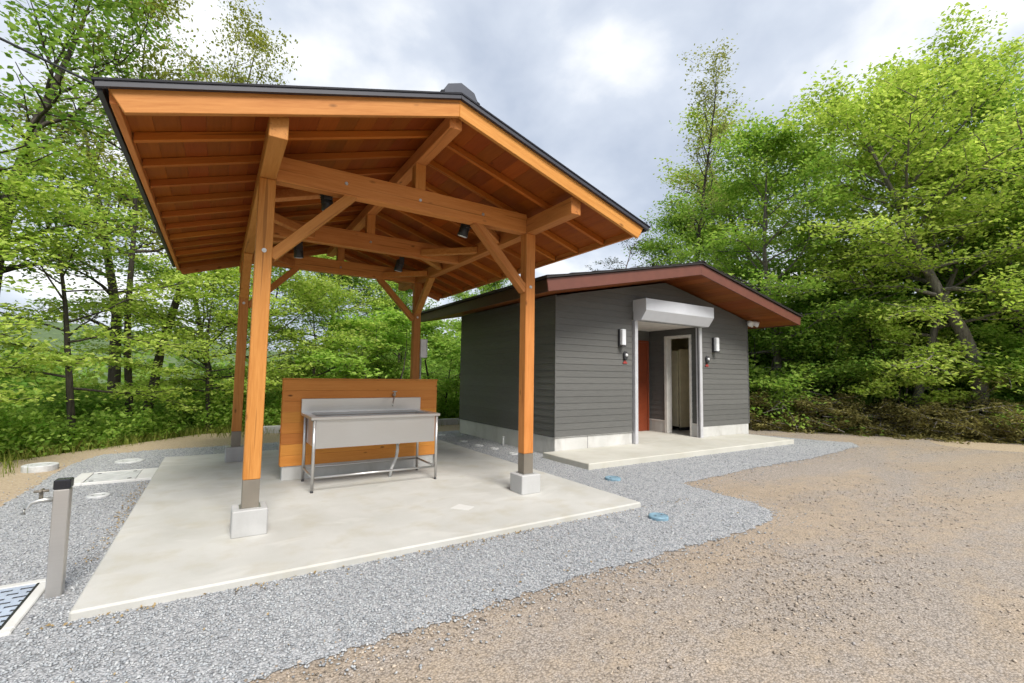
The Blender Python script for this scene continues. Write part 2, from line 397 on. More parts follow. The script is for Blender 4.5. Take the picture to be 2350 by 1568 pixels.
def part_tube(name, parent, mat, pts, rad, n=10):
    O = org(parent); bm = bmesh.new(); add_tube(bm, [Vector(p)-O for p in pts], rad, n)
    me = bm_mesh(name, bm, mat, True)
    return obj(name, me, parent)
def lathe(bm, prof, c, n=28):
    rings = [[bm.verts.new((c[0]+r*math.cos(2*math.pi*k/n), c[1]+r*math.sin(2*math.pi*k/n), c[2]+z)) for k in range(n)] for r, z in prof]
    for A, B in zip(rings, rings[1:]):
        for k in range(n): bm.faces.new((A[k], A[(k+1) % n], B[(k+1) % n], B[k]))
    bm.faces.new(rings[0][::-1]); bm.faces.new(rings[-1])

# ------------------------------------------------------------------ ground
GZ = -0.06
def sstep(a, b, x): t = np.clip((x-a)/(b-a), 0, 1); return t*t*(3-2*t)
def drop(x, y):
    xl = -2.55 - 0.22*np.maximum(0, 9-y)
    d1 = np.maximum(0, xl-x); d2 = np.maximum(0, y-12.2); d3 = np.maximum(0, (y-x-12.3)/1.414)
    return np.maximum(np.maximum(d1, d2), d3)
def gh(x, y):
    x = np.asarray(x, float); y = np.asarray(y, float)
    d = drop(x, y); wl = 1-sstep(8.5, 13.5, x)
    fall = 3.0*(1-np.exp(-d*d/(d+1.2)/7.0)) + 15.0*sstep(8, 80, d)
    rise = 0.10*np.maximum(0, x-15.2)*sstep(15.2, 18, x); rise = np.minimum(rise, 2.5)
    bump = 0.05*np.sin(x*1.7+y*0.9)*np.sin(y*1.3-x*0.6)*sstep(0.0, 1.2, np.maximum(d, x-12.5))
    return GZ - fall*wl + rise + bump
def build_ground():
    def axis(lo, hi, st):
        a = list(np.arange(lo, hi, st)); s = st; v = a[-1]
        while v < 1800: s *= 1.28; v += s; a.append(v)
        s = st; v = a[0]
        while v > -1800: s *= 1.28; v -= s; a.insert(0, v)
        return np.array(a)
    xs = axis(-9, 21, 0.3); ys = axis(-1, 19, 0.3)
    X, Y = np.meshgrid(xs, ys); Z = gh(X, Y)
    V = np.stack([X, Y, Z], -1).reshape(-1, 3); nx, ny = len(xs), len(ys)
    I = np.arange(nx*ny).reshape(ny, nx)
    F = np.stack([I[:-1, :-1], I[:-1, 1:], I[1:, 1:], I[1:, :-1]], -1).reshape(-1, 4)
    me = bpy.data.meshes.new('ground'); me.from_pydata(V.tolist(), [], F.tolist()); me.update()
    wild = np.maximum(sstep(0.0, 1.6, drop(X, Y)), sstep(13.3, 14.6, X - 0.55*(7.6-Y)*(Y < 7.6)*0.9)).reshape(-1)
    at = me.attributes.new('wild', 'FLOAT', 'POINT'); at.data.foreach_set('value', wild.astype(np.float32))
    me.materials.append(MATS['ground']); me.polygons.foreach_set('use_smooth', [True]*len(me.polygons))
    o = obj('ground', me); tag(o, 'bare brown soil ground running out to the trees', None, None, 'structure')
build_ground()

def ragged(pts, step=0.07, amp=0.035, seed=1, closed=True):
    rng = random.Random(seed); out = []; n = len(pts)
    for i in range(n if closed else n-1):
        a, b = Vector(pts[i]), Vector(pts[(i+1) % n]); L = (b-a).length; k = max(1, int(L/step))
        nrm = Vector((-(b-a).y, (b-a).x)).normalized()
        for j in range(k):
            t = j/k; p = a.lerp(b, t)
            q = amp*(1.3*rng.uniform(-1, 1) + 0.8*math.sin(p.x*1.9+p.y*1.3+seed) + 0.3*math.sin(p.x*5.1-p.y*3.7))
            out.append((p+nrm*q))
    return out
def sheet(name, pts, z, mat, label, seed=1, amp=0.035, step=0.06):
    rp = ragged([Vector(p) for p in pts], step, amp, seed)
    bm = bmesh.new(); vs = [bm.verts.new((p.x, p.y, z)) for p in rp]
    f = bm.faces.new(vs); bm.normal_update()
    if f.normal.z < 0: f.normal_flip()
    bmesh.ops.triangulate(bm, faces=bm.faces)
    me = bpy.data.meshes.new(name); bm.to_mesh(me); bm.free(); me.materials.append(MATS[mat])
    o = obj(name, me); tag(o, label, None, None, 'structure'); return o
LOT = [(-5.0, -1.6), (16.2, -1.6), (15.75, 3.1), (15.0, 4.8), (14.2, 5.95), (13.0, 7.25), (12.2, 7.6), (11.4, 7.0), (10.0, 5.0), (4.95, 4.7), (4.4, 3.3), (3.5, 2.85), (-5.2, 2.75)]
sheet('gravel_lot', LOT, GZ+0.004, 'gravel_brown', 'brown gravel lot in front of the pavilion', 3, 0.05, 0.4)
GREY = [(-1.72, 2.5), (0.6, 2.46), (2.9, 2.52), (4.4, 2.5), (4.85, 2.6), (5.12, 2.95), (5.16, 4.0), (6.7, 4.1), (8.7, 4.13), (11.3, 4.35), (11.85, 4.7), (11.6, 5.2), (11.2, 6.6), (11.1, 8.0), (11.0, 10.4), (4.9, 10.4), (2.0, 10.15), (-0.75, 10.12), (-1.5, 9.9), (-1.72, 9.1), (-1.75, 7.6), (-1.74, 6.5), (-2.1, 4.5), (-2.6, 2.5)]
sheet('gravel_border', GREY, GZ+0.010, 'gravel_grey', 'grey crushed stone border round both slabs', 7, 0.022, 0.035)

def point_in(poly, x, y):
    ins = np.zeros(x.shape, bool); n = len(poly)
    for i in range(n):
        x0, y0 = poly[i]; x1, y1 = poly[(i+1) % n]
        if y0 == y1: continue
        c = ((y0 > y) != (y1 > y)) & (x < (x1-x0)*(y-y0)/(y1-y0)+x0)
        ins ^= c
    return ins
SLABS = [(-0.618, 3.86, 3.491, 8.864), (4.669, 10.477, 5.221, 6.4), (4.9, 10.72, 6.3, 10.1), (-1.55, -0.80, 3.4, 4.3), (-1.43, -0.6, 7.38, 8.12)]
def off_slabs(x, y, mrg=0.0):
    k = np.ones(x.shape, bool)
    for a, b, c, d in SLABS: k &= ~((x > a-mrg) & (x < b+mrg) & (y > c-mrg) & (y < d+mrg))
    return k
OCT = np.array([(1,0,0),(-1,0,0),(0,1,0),(0,-1,0),(0,0,1),(0,0,-1)], float)
OF = np.array([(0,2,4),(2,1,4),(1,3,4),(3,0,4),(2,0,5),(1,2,5),(3,1,5),(0,3,5)])
def stones(name, xs, ys, z, smin, smax, mat, label, seed):
    rng = np.random.default_rng(seed); n = len(xs)
    s = smin*(smax/smin)**(rng.random(n)**1.6)
    V = OCT[None]*(1+0.35*rng.uniform(-1, 1, (n, 6, 1))) + 0.28*rng.uniform(-1, 1, (n, 6, 3))
    V *= np.stack([s*rng.uniform(.8, 1.25, n), s*rng.uniform(.7, 1.0, n), s*rng.uniform(.45, .7, n)], -1)[:, None, :]*0.62
    a = rng.uniform(0, 2*np.pi, n); c, q = np.cos(a)[:, None], np.sin(a)[:, None]
    x = V[..., 0]*c-V[..., 1]*q; y = V[..., 0]*q+V[..., 1]*c
    V = np.stack([x+xs[:, None], y+ys[:, None], V[..., 2]+z+s[:, None]*0.12], -1).reshape(-1, 3)
    F = (OF[None]+6*np.arange(n)[:, None, None]).reshape(-1, 3)
    me = bpy.data.meshes.new(name)
    me.vertices.add(len(V)); me.vertices.foreach_set('co', V.astype(np.float32).ravel())
    me.loops.add(F.size); me.loops.foreach_set('vertex_index', F.astype(np.int32).ravel())
    me.polygons.add(len(F)); me.polygons.foreach_set('loop_start', (np.arange(len(F))*3).astype(np.int32))
    me.update(); me.validate(); me.materials.append(MATS[mat])
    o = obj(name, me); tag(o, label, None, None, 'stuff'); return o
def scatter(seed, n, x0, x1, y0, y1, cam_d):
    rng = np.random.default_rng(seed)
    x = rng.uniform(x0, x1, n); y = rng.uniform(y0, y1, n)
    d = np.hypot(x, y); k = rng.random(n) < np.minimum(1, (cam_d/d)**1.7)
    az = np.degrees(np.arctan2(x, y)); k &= (az > -32) & (az < 96)
    return x[k], y[k]
x, y = scatter(11, 420000, -3.0, 12.0, 1.5, 10.3, 3.4)
jit = np.random.default_rng(5).normal(0, 1, (2, len(x)))*np.where(np.random.default_rng(55).random(len(x)) < .45, .22, .05)
k = point_in(GREY, x+jit[0], y+jit[1]) & off_slabs(x, y, 0.004)
stones('crushed_stone', x[k], y[k], GZ+0.012, 0.009, 0.020, 'stones_grey', 'loose grey crushed stone lying round the slabs', 12)
x, y = scatter(21, 330000, -3.5, 15.0, 0.6, 7.5, 2.9)
jit = np.random.default_rng(6).normal(0, 1, (2, len(x)))*np.where(np.random.default_rng(56).random(len(x)) < .4, .25, .06)
band = np.sin(y*2.6+0.9*np.sin(x*0.55)+0.35*x)+0.8*np.sin(y*5.3-x*0.4+1.0)+0.6*np.sin(x*1.9+y*0.7)+0.5*np.sin(x*4.1-y*3.3)
clump = band > np.random.default_rng(7).normal(0.55, 1.0, len(x))
k = (~point_in(GREY, x+jit[0], y+jit[1])) & off_slabs(x, y, 0.004) & clump
stones('lot_stone', x[k], y[k], GZ+0.006, 0.006, 0.022, 'stones_brown', 'loose brown and grey stones on the gravel lot', 22)

# slabs
def struct_box(name, mat, x0, x1, y0, y1, z0, z1, label, bev=0.008):
    o = part_box(name, None, mat, x0, x1, y0, y1, z0, z1, bev); tag(o, label, None, None, 'structure'); return o
slab = struct_box('pavilion_pavement', 'slab_concrete', -0.618, 3.86, 3.491, 8.864, -0.25, 0.0, 'pale concrete slab under the timber pavilion', 0.012)
O_ = part_prism('patch', slab, 'patch_concrete', [(2.01, 4.27), (2.13, 4.12), (2.24, 4.20), (2.15, 4.36)], 'z', -0.01, 0.003)
apron = struct_box('entrance_pavement', 'apron_concrete', 4.669, 10.477, 5.221, 6.36, -0.25, 0.04, 'pale concrete apron along the front of the grey building', 0.010)
kerb = struct_box('back_kerb', 'plinth_concrete', 0.7, 9.5, 11.75, 11.9, -0.25, 0.10, 'low concrete kerb along the back edge of the yard')

# ------------------------------------------------------------------ timber pavilion
PX0, PX1, PY0, PY1 = 0.281, 3.036, 4.471, 8.101
PYM = (PY0+PY1)/2; AX = 1.659; PW = 0.064
pav = thing('pavilion', 'open orange timber pavilion with gabled dark metal roof on four posts', 'pavilion', (AX, PYM, 0))
TB, TT = 2.98, 3.205        # tie beam bottom and top
for px in (PX0, PX1):
    for py in (PY0, PY1):
        ped = part_box('pedestal', pav, 'ped_concrete', px-.1275, px+.1275, py-.1275, py+.1275, -0.004, 0.206, 0.008)
        po = part_box('post', pav, 'wood_z', px-PW, px+PW, py-PW, py+PW, 0.433, TB, 0.006)
        part_box('post_shoe', po, 'shoe_metal', px-PW+.002, px+PW-.002, py-PW+.002, py+PW-.002, 0.21, 0.432, 0.002)
        part_box('base_plate', po, 'bolt_metal', px-.078, px+.078, py-.078, py+.078, 0.2062, 0.2098, 0.001)
        for zb in (2.35,):
            for s in (-1, 1):
                bm = bmesh.new(); O = org(pav)
                add_tube(bm, [Vector((px, py+s*(PW+.0005), zb))-O, Vector((px, py+s*(PW+.006), zb))-O], [0.020, 0.018], 14)
                add_tube(bm, [Vector((px, py+s*(PW+.006), zb))-O, Vector((px, py+s*(PW+.014), zb))-O], 0.009, 6)
                obj('bolt', bm_mesh('bolt', bm, 'bolt_metal'), po)
EY0, EY1 = 3.559, 9.029
SL = 0.6915/2.215             # roof pitch
def rz(x, base): return base - SL*abs(x-AX)
for px in (PX0, PX1):
    part_box('plate_beam', pav, 'wood_y', px-.0625, px+.0625, EY0+.036, EY1-.036, TB+.001, 3.155, 0.005)
for py in (PY0, PYM, PY1):
    tb = part_box('tie_beam', pav, 'wood_x', PX0+.063, PX1-.063, py-.06, py+.06, TB+.002, TT, 0.005)
    part_box('king_post', pav, 'wood_z', AX-.055, AX+.055, py-.055, py+.055, TT+.001, 3.47, 0.004)
    for xb in (0.93, AX, 2.39):
        bm = bmesh.new(); O = org(pav)
        add_tube(bm, [Vector((xb, py-.0605, 3.09))-O, Vector((xb, py-.068, 3.09))-O], [0.017, 0.014], 12)
        obj('bolt', bm_mesh('bolt', bm, 'bolt_metal'), tb)
part_box('ridge_beam', pav, 'wood_y', AX-.06, AX+.06, EY0+.036, EY1-.036, 3.471, 3.60, 0.005)
# knee braces in the cross frames (front and back) and along the plate beams
for py in (PY0, PY1):
    for px, s in ((PX0, 1), (PX1, -1)):
        part_beam('knee_brace', pav, 'wood_bl' if s > 0 else 'wood_br', (px+s*(PW-.01), py, 2.31), (px+s*.72, py, 3.0), 0.09, 0.105, (0, 1, 0))
for px in (PX0, PX1):
    for py, s in ((PY1, -1),):
        part_beam('knee_brace', pav, 'wood_n', (px, py+s*(PW-.01), 2.45), (px, py+s*.68, 3.0), 0.09, 0.105, (1, 0, 0))
# flat corner braces between ties and plates
for py in (PY0, PYM, PY1):
    for px, s in ((PX0, 1), (PX1, -1)):
        for t in (-1, 1):
            if (py == PY0 and t < 0) or (py == PY1 and t > 0): continue
            part_beam('corner_brace', pav, 'wood_n', (px+s*.05, py+t*.64, 3.055), (px+s*.64, py+t*.05, 3.055), 0.09, 0.085)
# rafters
NR = 12; HALF = 2.215
ry = [EY0+.055+.46*0 + i*(EY1-EY0-.16)/(NR-1)+.025 for i in range(NR)]
RB = 3.63                      # rafter underside at the apex
for yy in ry:
    for s in (-1, 1):
        xa, xb = AX+s*0.004, AX+s*(HALF+.03)
        za, zb = rz(xa, RB), rz(xb, RB)
        V = [(xa, yy-.0225, za), (xb, yy-.0225, zb), (xb, yy+.0225, zb), (xa, yy+.0225, za),
             (xa, yy-.0225, za+.062), (xb, yy-.0225, zb+.062), (xb, yy+.0225, zb+.062), (xa, yy+.0225, za+.062)]
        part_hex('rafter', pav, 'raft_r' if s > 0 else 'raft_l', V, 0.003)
# sheathing boards above the rafters, each its own plank
NBD = 15
for s in (-1, 1):
    for i in range(NBD):
        d0 = i*(HALF+.06)/NBD + .0006; d1 = (i+1)*(HALF+.06)/NBD - .0006
        xa, xb = AX+s*d0, AX+s*d1; za, zb = rz(xa, RB+.063), rz(xb, RB+.063); j = (i % 2)*.0006
        V = [(xa, EY0+.004, za+j), (xb, EY0+.004, zb+j), (xb, EY1-.004, zb+j), (xa, EY1-.004, za+j),
             (xa, EY0+.004, za+.040), (xb, EY0+.004, zb+.040), (xb, EY1-.004, zb+.040), (xa, EY1-.004, za+.040)]
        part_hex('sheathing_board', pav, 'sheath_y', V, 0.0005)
# barge boards front and back
for y0, y1 in ((EY0-.036, EY0), (EY1, EY1+.036)):
    for s in (-1, 1):
        xb = AX+s*2.212; xt = AX+s*(2.212+.100); xa = AX+s*.0005
        zb = 3.551-SL*2.212; zt = zb+.205
        q = [(xa, 3.551), (xb, zb), (xt, 3.733-SL*(2.212+.100)), (xa, 3.733)]
        part_prism('barge_board', pav, 'wood_sr' if s > 0 else 'wood_sl', q if s > 0 else q[::-1], 'y', y0, y1, 0.004)
# eave boards
for s in (-1, 1):
    xb = AX+s*(HALF+.035); xt = AX+s*(HALF+.075)
    z0 = rz(xb, RB)-.012
    q = [(xb, z0), (xt, z0), (xt+s*.012, z0+.115), (xb+s*.012, z0+.115)]
    part_prism('eave_board', pav, 'wood_y', q if s > 0 else q[::-1], 'y', EY0+.001, EY1-.001, 0.003)
# metal roof: sheets with standing seams, edge trim, ridge cap
RT = RB+.0895+.0145
for s in (-1, 1):
    xa, xb = AX+s*.002, AX+s*(HALF+.150)
    q = [(xa, rz(xa, RT)), (xb, rz(xb, RT)), (xb, rz(xb, RT)+.014), (xa, rz(xa, RT)+.014)]
    rs = part_prism('roof_sheet', pav, 'roof_metal', q if s > 0 else q[::-1], 'y', EY0-.075, EY1+.075)
    for i in range(13):
        yy = EY0+.22+i*(EY1-EY0-.44)/12
        V = beam8((AX+s*.16, yy, rz(AX+s*.16, RT)+.028), (AX+s*(HALF+.148), yy, rz(AX+s*(HALF+.148), RT)+.028), 0.022, 0.026)
        part_hex('seam', rs, 'roof_metal', V, 0.002)
    for y0, y1 in ((EY0-.068, EY0-.038), (EY1+.038, EY1+.068)):
        xb2 = AX+s*(HALF+.135)
        q = [(xa, rz(xa, RT)-.036), (xb2, rz(xb2, RT)-.036), (xb2, rz(xb2, RT)-.001), (xa, rz(xa, RT)-.001)]
        part_prism('verge_trim', pav, 'drip_metal', q if s > 0 else q[::-1], 'y', y0, y1)
    xe = AX+s*(HALF+.105)
    q = [(xe, rz(xe, RT)-.05), (xe+s*.03, rz(xe, RT)-.05), (xe+s*.03, rz(xe+s*.03, RT)-.001), (xe, rz(xe, RT)-.001)]
    part_prism('eave_trim', pav, 'drip_metal', q if s > 0 else q[::-1], 'y', EY0-.03, EY1+.03)
def vz(dx, h): return RT+h-SL*abs(dx)
q = [(AX-.155, vz(.155, .022)), (AX-.155, vz(.155, .05)), (AX-.125, vz(.125, .098)), (AX, vz(0, .108)), (AX+.125, vz(.125, .098)), (AX+.155, vz(.155, .05)), (AX+.155, vz(.155, .022)), (AX, vz(0, .024))]
rc = part_prism('ridge_cap', pav, 'ridge_metal', q, 'y', EY0-.06, EY1+.06)
for s in (-1, 1):
    part_prism('vent_lip', rc, 'roof_metal', [(AX+s*.157, vz(.157, .024)), (AX+s*.185, vz(.185, .024)), (AX+s*.185, vz(.185, .042)), (AX+s*.157, vz(.157, .046))][::s], 'y', EY0-.058, EY1+.058)

# spotlights under the ties
def spot(x, y, z, label, yawd):
    t = thing('spotlight', label, 'spotlight', (x, y, z), 'spotlights under the pavilion roof')
    a = R(yawd); dx, dy = math.sin(a), math.cos(a)
    part_box('bracket', t, 'black_metal', x-.035, x+.035, y-.10, y-.088, z+.02, z+.14, 0.002)
    part_tube('arm', t, 'black_metal', [(x, y-.09, z+.10), (x, y-.03, z+.10), (x, y, z+.06)], 0.012, 8)
    d = Vector((dx*.35, dy*.35, -1)).normalized(); c = Vector((x, y, z+.05))
    b = part_tube('housing', t, 'black_metal', [c-d*.07, c-d*.05, c+d*.06, c+d*.10], [0.028, 0.050, 0.055, 0.062], 16)
    for k in range(4):
        part_tube('fin', b, 'black_metal', [c-d*(.045-.022*k), c-d*(.037-.022*k)], 0.059, 16)
    part_tube('lens', t, 'lamp_glass', [c+d*.1005, c+d*.108], [0.054, 0.050], 16)
spot(0.80, PY0+.163, 2.93, 'black spotlight behind the front tie beam, nearest the front left post', 40)
spot(2.28, PY0+.163, 2.93, 'black spotlight behind the front tie beam, right of its middle', -30)
spot(0.80, PYM+.163, 2.85, 'black spotlight under the middle tie beam towards the left', 20)
spot(2.14, PYM+.163, 2.85, 'black spotlight under the middle tie beam towards the right', -20)

# electric box on the back right post
t = thing('junction_box', 'pale electric box fixed to the back right pavilion post', 'electric box', (PX1+PW, PY1, 1.62))
part_box('case', t, 'white_plastic', PX1+PW+.002, PX1+PW+.115, PY1-.10, PY1+.10, 1.62, 1.955, 0.008)
part_box('cover', t, 'white_plastic', PX1+PW+.116, PX1+PW+.128, PY1-.105, PY1+.105, 1.615, 1.96, 0.004)
part_tube('conduit', t, 'lid_grey', [(PX1+PW+.03, PY1-.03, 1.618), (PX1+PW+.03, PY1-.03, 0.10), (PX1+PW+.03, PY1-.03, -.02)], 0.016, 10)

# power line from the left, ending at the pavilion's back gable
CAB1 = (-12.32, 12.43, 10.13); CAB2 = (-1.20, 6.90, 4.54)
P1 = np.array(CAB1); P2 = np.array(CAB2); P3 = np.array((AX, EY1+.12, 3.62))
pts = [P1+(P2-P1)*t_+np.array((0, 0, -0.5*t_*(1-t_)*(1-t_)*(1-t_))) for t_ in np.linspace(0, 1, 40)]+[P2+(P3-P2)*t_ for t_ in np.linspace(.1, 1, 12)]
c_ = part_tube('power_cable', None, 'cable_black', pts, 0.016, 6)
tag(c_, 'black overhead cable slanting down to the pavilion roof at upper left', 'cable')

# ------------------------------------------------------------------ wash wall and sink
ww = thing('wash_wall', 'orange plank wall on a concrete base behind the steel sink', 'wall', (1.87, 7.0, 0))
part_box('base', ww, 'plinth_concrete', 0.79, 2.95, 6.955, 7.065, -0.004, 0.19, 0.006)
core = part_box('core', ww, 'plank', 0.775, 2.965, 6.955, 7.06, 0.192, 1.335, 0.003)
nb = 8; ph = (1.345-.186)/nb
for i in range(nb):
    for f, (ya, yb) in enumerate(((6.935, 6.953), (7.062, 7.08))):
        xj = [0.76, 2.98] if i % 3 else ([0.76, 1.9, 2.98] if i % 2 else [0.76, 2.98])
        for a, b in zip(xj, xj[1:]):
            part_box('plank', ww, 'plank', a+.0008, b-.0008, ya, yb, .186+i*ph+.001, .186+(i+1)*ph-.001, 0.0012)
part_box('cap', ww, 'plank', 0.752, 2.988, 6.928, 7.087, 1.347, 1.367, 0.003)

SX0, SX1, SY0, SY1 = 0.985, 2.665, 6.06, 6.925
RZ = 0.905
sk = thing('wash_sink', 'long stainless steel sink on thin legs under the pavilion', 'sink', ((SX0+SX1)/2, 6.5, 0))
def sink():
    O = org(sk); bm = bmesh.new()
    x0, x1, y0, y1 = 1.05, 2.60, 6.10, 6.78
    # open basin: outer walls, inner walls, bottom with thickness
    add_box(bm, x0-O.x, x1-O.x, y0-O.y, y0+.012-O.y, 0.52, RZ-.04)
    add_box(bm, x0-O.x, x1-O.x, y1-.012-O.y, y1-O.y, 0.52, RZ-.04)
    add_box(bm, x0-O.x, x0+.012-O.x, y0+.0125-O.y, y1-.0125-O.y, 0.52, RZ-.04)
    add_box(bm, x1-.012-O.x, x1-O.x, y0+.0125-O.y, y1-.0125-O.y, 0.52, RZ-.04)
    add_box(bm, x0+.013-O.x, x1-.013-O.x, y0+.013-O.y, y1-.013-O.y, 0.522, 0.535)
    obj('basin', bm_mesh('basin', bm, 'stainless'), sk)
    bm = bmesh.new()
    zt = RZ; zb = RZ-.036
    add_box(bm, SX0-O.x, SX1-O.x, SY0-O.y, y0+.03-O.y, zb, zt, 0.004)
    add_box(bm, SX0-O.x, SX1-O.x, y1-.01-O.y, 6.868-O.y, zb, zt, 0.004)
    add_box(bm, SX0-O.x, x0+.03-O.x, y0+.031-O.y, y1-.011-O.y, zb, zt, 0.004)
    add_box(bm, x1-.03-O.x, SX1-O.x, y0+.031-O.y, y1-.011-O.y, zb, zt, 0.004)
    obj('rim', bm_mesh('rim', bm, 'stainless'), sk)
    part_box('splash_back', sk, 'stainless', SX0+.002, SX1+.02, 6.872, 6.905, RZ-.036, 1.09, 0.004)
    for lx in (1.03, 2.625):
        for ly in (6.09, 6.80):
            lg = part_tube('leg', sk, 'stainless', [(lx, ly, 0.03), (lx, ly, RZ-.038)], 0.019, 12)
            part_tube('foot', lg, 'dark_plastic', [(lx, ly, 0.001), (lx, ly, 0.012), (lx, ly, 0.03)], [0.018, 0.018, 0.011], 12)
    part_tube('rail', sk, 'stainless', [(1.05, 6.09, 0.175), (2.605, 6.09, 0.175)], 0.0135, 10)
    part_tube('rail', sk, 'stainless', [(1.05, 6.80, 0.175), (2.605, 6.80, 0.175)], 0.0135, 10)
    for lx in (1.03, 2.625):
        part_tube('rail', sk, 'stainless', [(lx, 6.11, 0.175), (lx, 6.78, 0.175)], 0.0135, 10)
    part_tube('drain_cup', sk, 'lid_grey', [(2.20, 6.46, 0.519), (2.20, 6.46, 0.49), (2.20, 6.46, 0.46)], [0.055, 0.05, 0.028], 16)
    part_tube('drain_pipe', sk, 'lid_grey', [(2.20, 6.46, 0.47), (2.20, 6.46, 0.37), (2.19, 6.47, 0.27), (2.14, 6.50, 0.13), (2.12, 6.52, 0.0)], 0.021, 10)
    part_tube('drain_strainer', sk, 'dark_plastic', [(2.20, 6.46, 0.5355), (2.20, 6.46, 0.541)], 0.06, 18)
sink()
fc = thing('wall_faucet', 'chrome tap with swan spout on the plank wall above the sink', 'tap', (2.27, 6.934, 1.13))
part_tube('body', fc, 'bolt_metal', [(2.27, 6.933, 1.13), (2.27, 6.86, 1.13)], [0.022, 0.018], 12)
hd = part_tube('handle', fc, 'bolt_metal', [(2.27, 6.862, 1.13), (2.27, 6.862, 1.175)], 0.012, 10)
part_tube('cross_bar', hd, 'bolt_metal', [(2.235, 6.862, 1.18), (2.305, 6.862, 1.18)], 0.009, 8)
part_tube('cross_bar', hd, 'bolt_metal', [(2.27, 6.827, 1.183), (2.27, 6.897, 1.183)], 0.009, 8)
part_tube('spout', fc, 'bolt_metal', [(2.27, 6.872, 1.125), (2.25, 6.80, 1.12), (2.20, 6.70, 1.07), (2.17, 6.64, 1.01), (2.165, 6.63, 0.98)], 0.010, 10)

# the wash group was measured at a larger unit: bring it to the scene's scale about the world origin
for g_ in (ww, sk, fc):
    g_.location = g_.location*0.9103; g_.scale = (0.9103,)*3

# ------------------------------------------------------------------ grey restroom building
BX, BY, BL, BD = 4.909, 6.35, 5.806, 3.71
FZ = 0.04                     # floor
bld = thing('restroom_building', 'grey clapboard restroom building with brown gabled roof and open shutter', 'building', (BX+BL/2, BY+BD/2, 0))
U0, U1, VR = 1.93, 3.975, 1.40   # recess
OT = 2.44
def soff(u):
    return 2.583 + 0.198*(min(u, BL-u)+0.792)
# concrete plinth
pl = part_box('plinth', bld, 'plinth_concrete', BX+.012, BX+U0-.05, BY+.012, BY+BD-.012, -0.25, 0.268, 0.006)
part_box('plinth_joint', pl, 'dark_skirt', BX+.745, BX+.753, BY+.0105, BY+.0118, FZ+.002, 0.266, 0)
for px_, zz in ((BX+.012, 0),):
    part_box('plinth', bld, 'plinth_concrete', BX+U1+.06, BX+BL-.012, BY+.012, BY+BD-.012, -0.25, 0.02, 0)
part_box('plinth', bld, 'plinth_concrete', BX+U1+.061, BX+BL-.012, BY+.012, BY+.12, 0.021, 0.268, 0.004)
part_box('plinth', bld, 'plinth_concrete', BX+BL-.12, BX+BL-.012, BY+.121, BY+BD-.012, 0.021, 0.268, 0.004)
part_box('plinth', bld, 'plinth_concrete', BX+U1+.061, BX+BL-.121, BY+BD-.12, BY+BD-.012, 0.021, 0.268, 0.004)
part_box('plinth', bld, 'plinth_concrete', BX+U0-.049, BX+U1+.06, BY+VR+.1, BY+BD-.012, -0.25, 0.268, 0)
part_box('recess_floor', bld, 'apron_concrete', BX+U0-.049, BX+U1+.06, BY+.012, BY+VR+.1, -0.25, FZ, 0)
# solid wall cores behind the boards (left block, back block, ring round the room)
def wallcore(name, x0, x1, y0, y1, z0, z1): return part_box(name, bld, 'siding', x0, x1, y0, y1, z0, z1, 0)
wf = wallcore('front_wall', BX+.02, BX+U0-.05, BY+.02, BY+.12, 0.27, 2.72)
wl_ = wallcore('side_wall', BX+.02, BX+.12, BY+.121, BY+BD-.02, 0.27, 2.72)
wr_ = wallcore('side_wall', BX+BL-.12, BX+BL-.02, BY+.121, BY+BD-.02, 0.27, 2.72)
wf2 = wallcore('front_wall', BX+U1+.06, BX+BL-.02, BY+.02, BY+.12, 0.27, 2.72)
wb_ = wallcore('back_wall', BX+.02, BX+BL-.02, BY+BD-.12, BY+BD-.02, 0.27, 2.72)
gab = part_prism('gable_wall', bld, 'siding', [(BX+.02, 2.721), (BX+BL-.02, 2.721), (BX+BL/2, 3.29)], 'y', BY+.02, BY+.12)
part_prism('gable_wall', bld, 'siding', [(BX+.02, 2.721), (BX+BL-.02, 2.721), (BX+BL/2, 3.29)], 'y', BY+BD-.12, BY+BD-.02)
lin = part_box('lintel', bld, 'siding', BX+U0-.049, BX+U1+.059, BY+.02, BY+.12, OT, 2.72, 0)
PITCHB = 0.115
def board_mesh(name, parent, P, mat='siding'):
    # P: 8 corners
    return part_hex(name, parent, mat, P, 0)
def front_board(parent, ua, ub, z, va=None, vb=None):
    # lap board on the front face, trapezoid where the roof cuts it
    z1 = z+PITCHB-.0012
    ua0 = ua; ub0 = ub; ua1 = va if va is not None else ua; ub1 = vb if vb is not None else ub
    y_b, y_t, y_i = BY-.003, BY+.005, BY+.0195
    V = [(BX+ua0, y_b, z), (BX+ub0, y_b, z), (BX+ub0, y_i, z), (BX+ua0, y_i, z),
         (BX+ua1, y_t, z1), (BX+ub1, y_t, z1), (BX+ub1, y_i, z1), (BX+ua1, y_i, z1)]
    return board_mesh('siding_board', parent, V)
z = 0.272
while z < 3.2:
    z1 = z+PITCHB
    def lim(zz):
        return max(0.0, (zz-2.583)/0.198-0.792)
    a0, a1 = lim(z+.02), lim(z1+.02)
    a0 = min(a0, BL/2-.02); a1 = min(a1, BL/2-.01)
    if z < OT-.02:
        front_board(wf, 0.0, U0-.052, z); front_board(wf2, U1+.062, BL, z)
    else:
        front_board(gab if z > 2.72 else lin, a0, BL-a0, z, a1, BL-a1)
    z = z1
z = 0.272
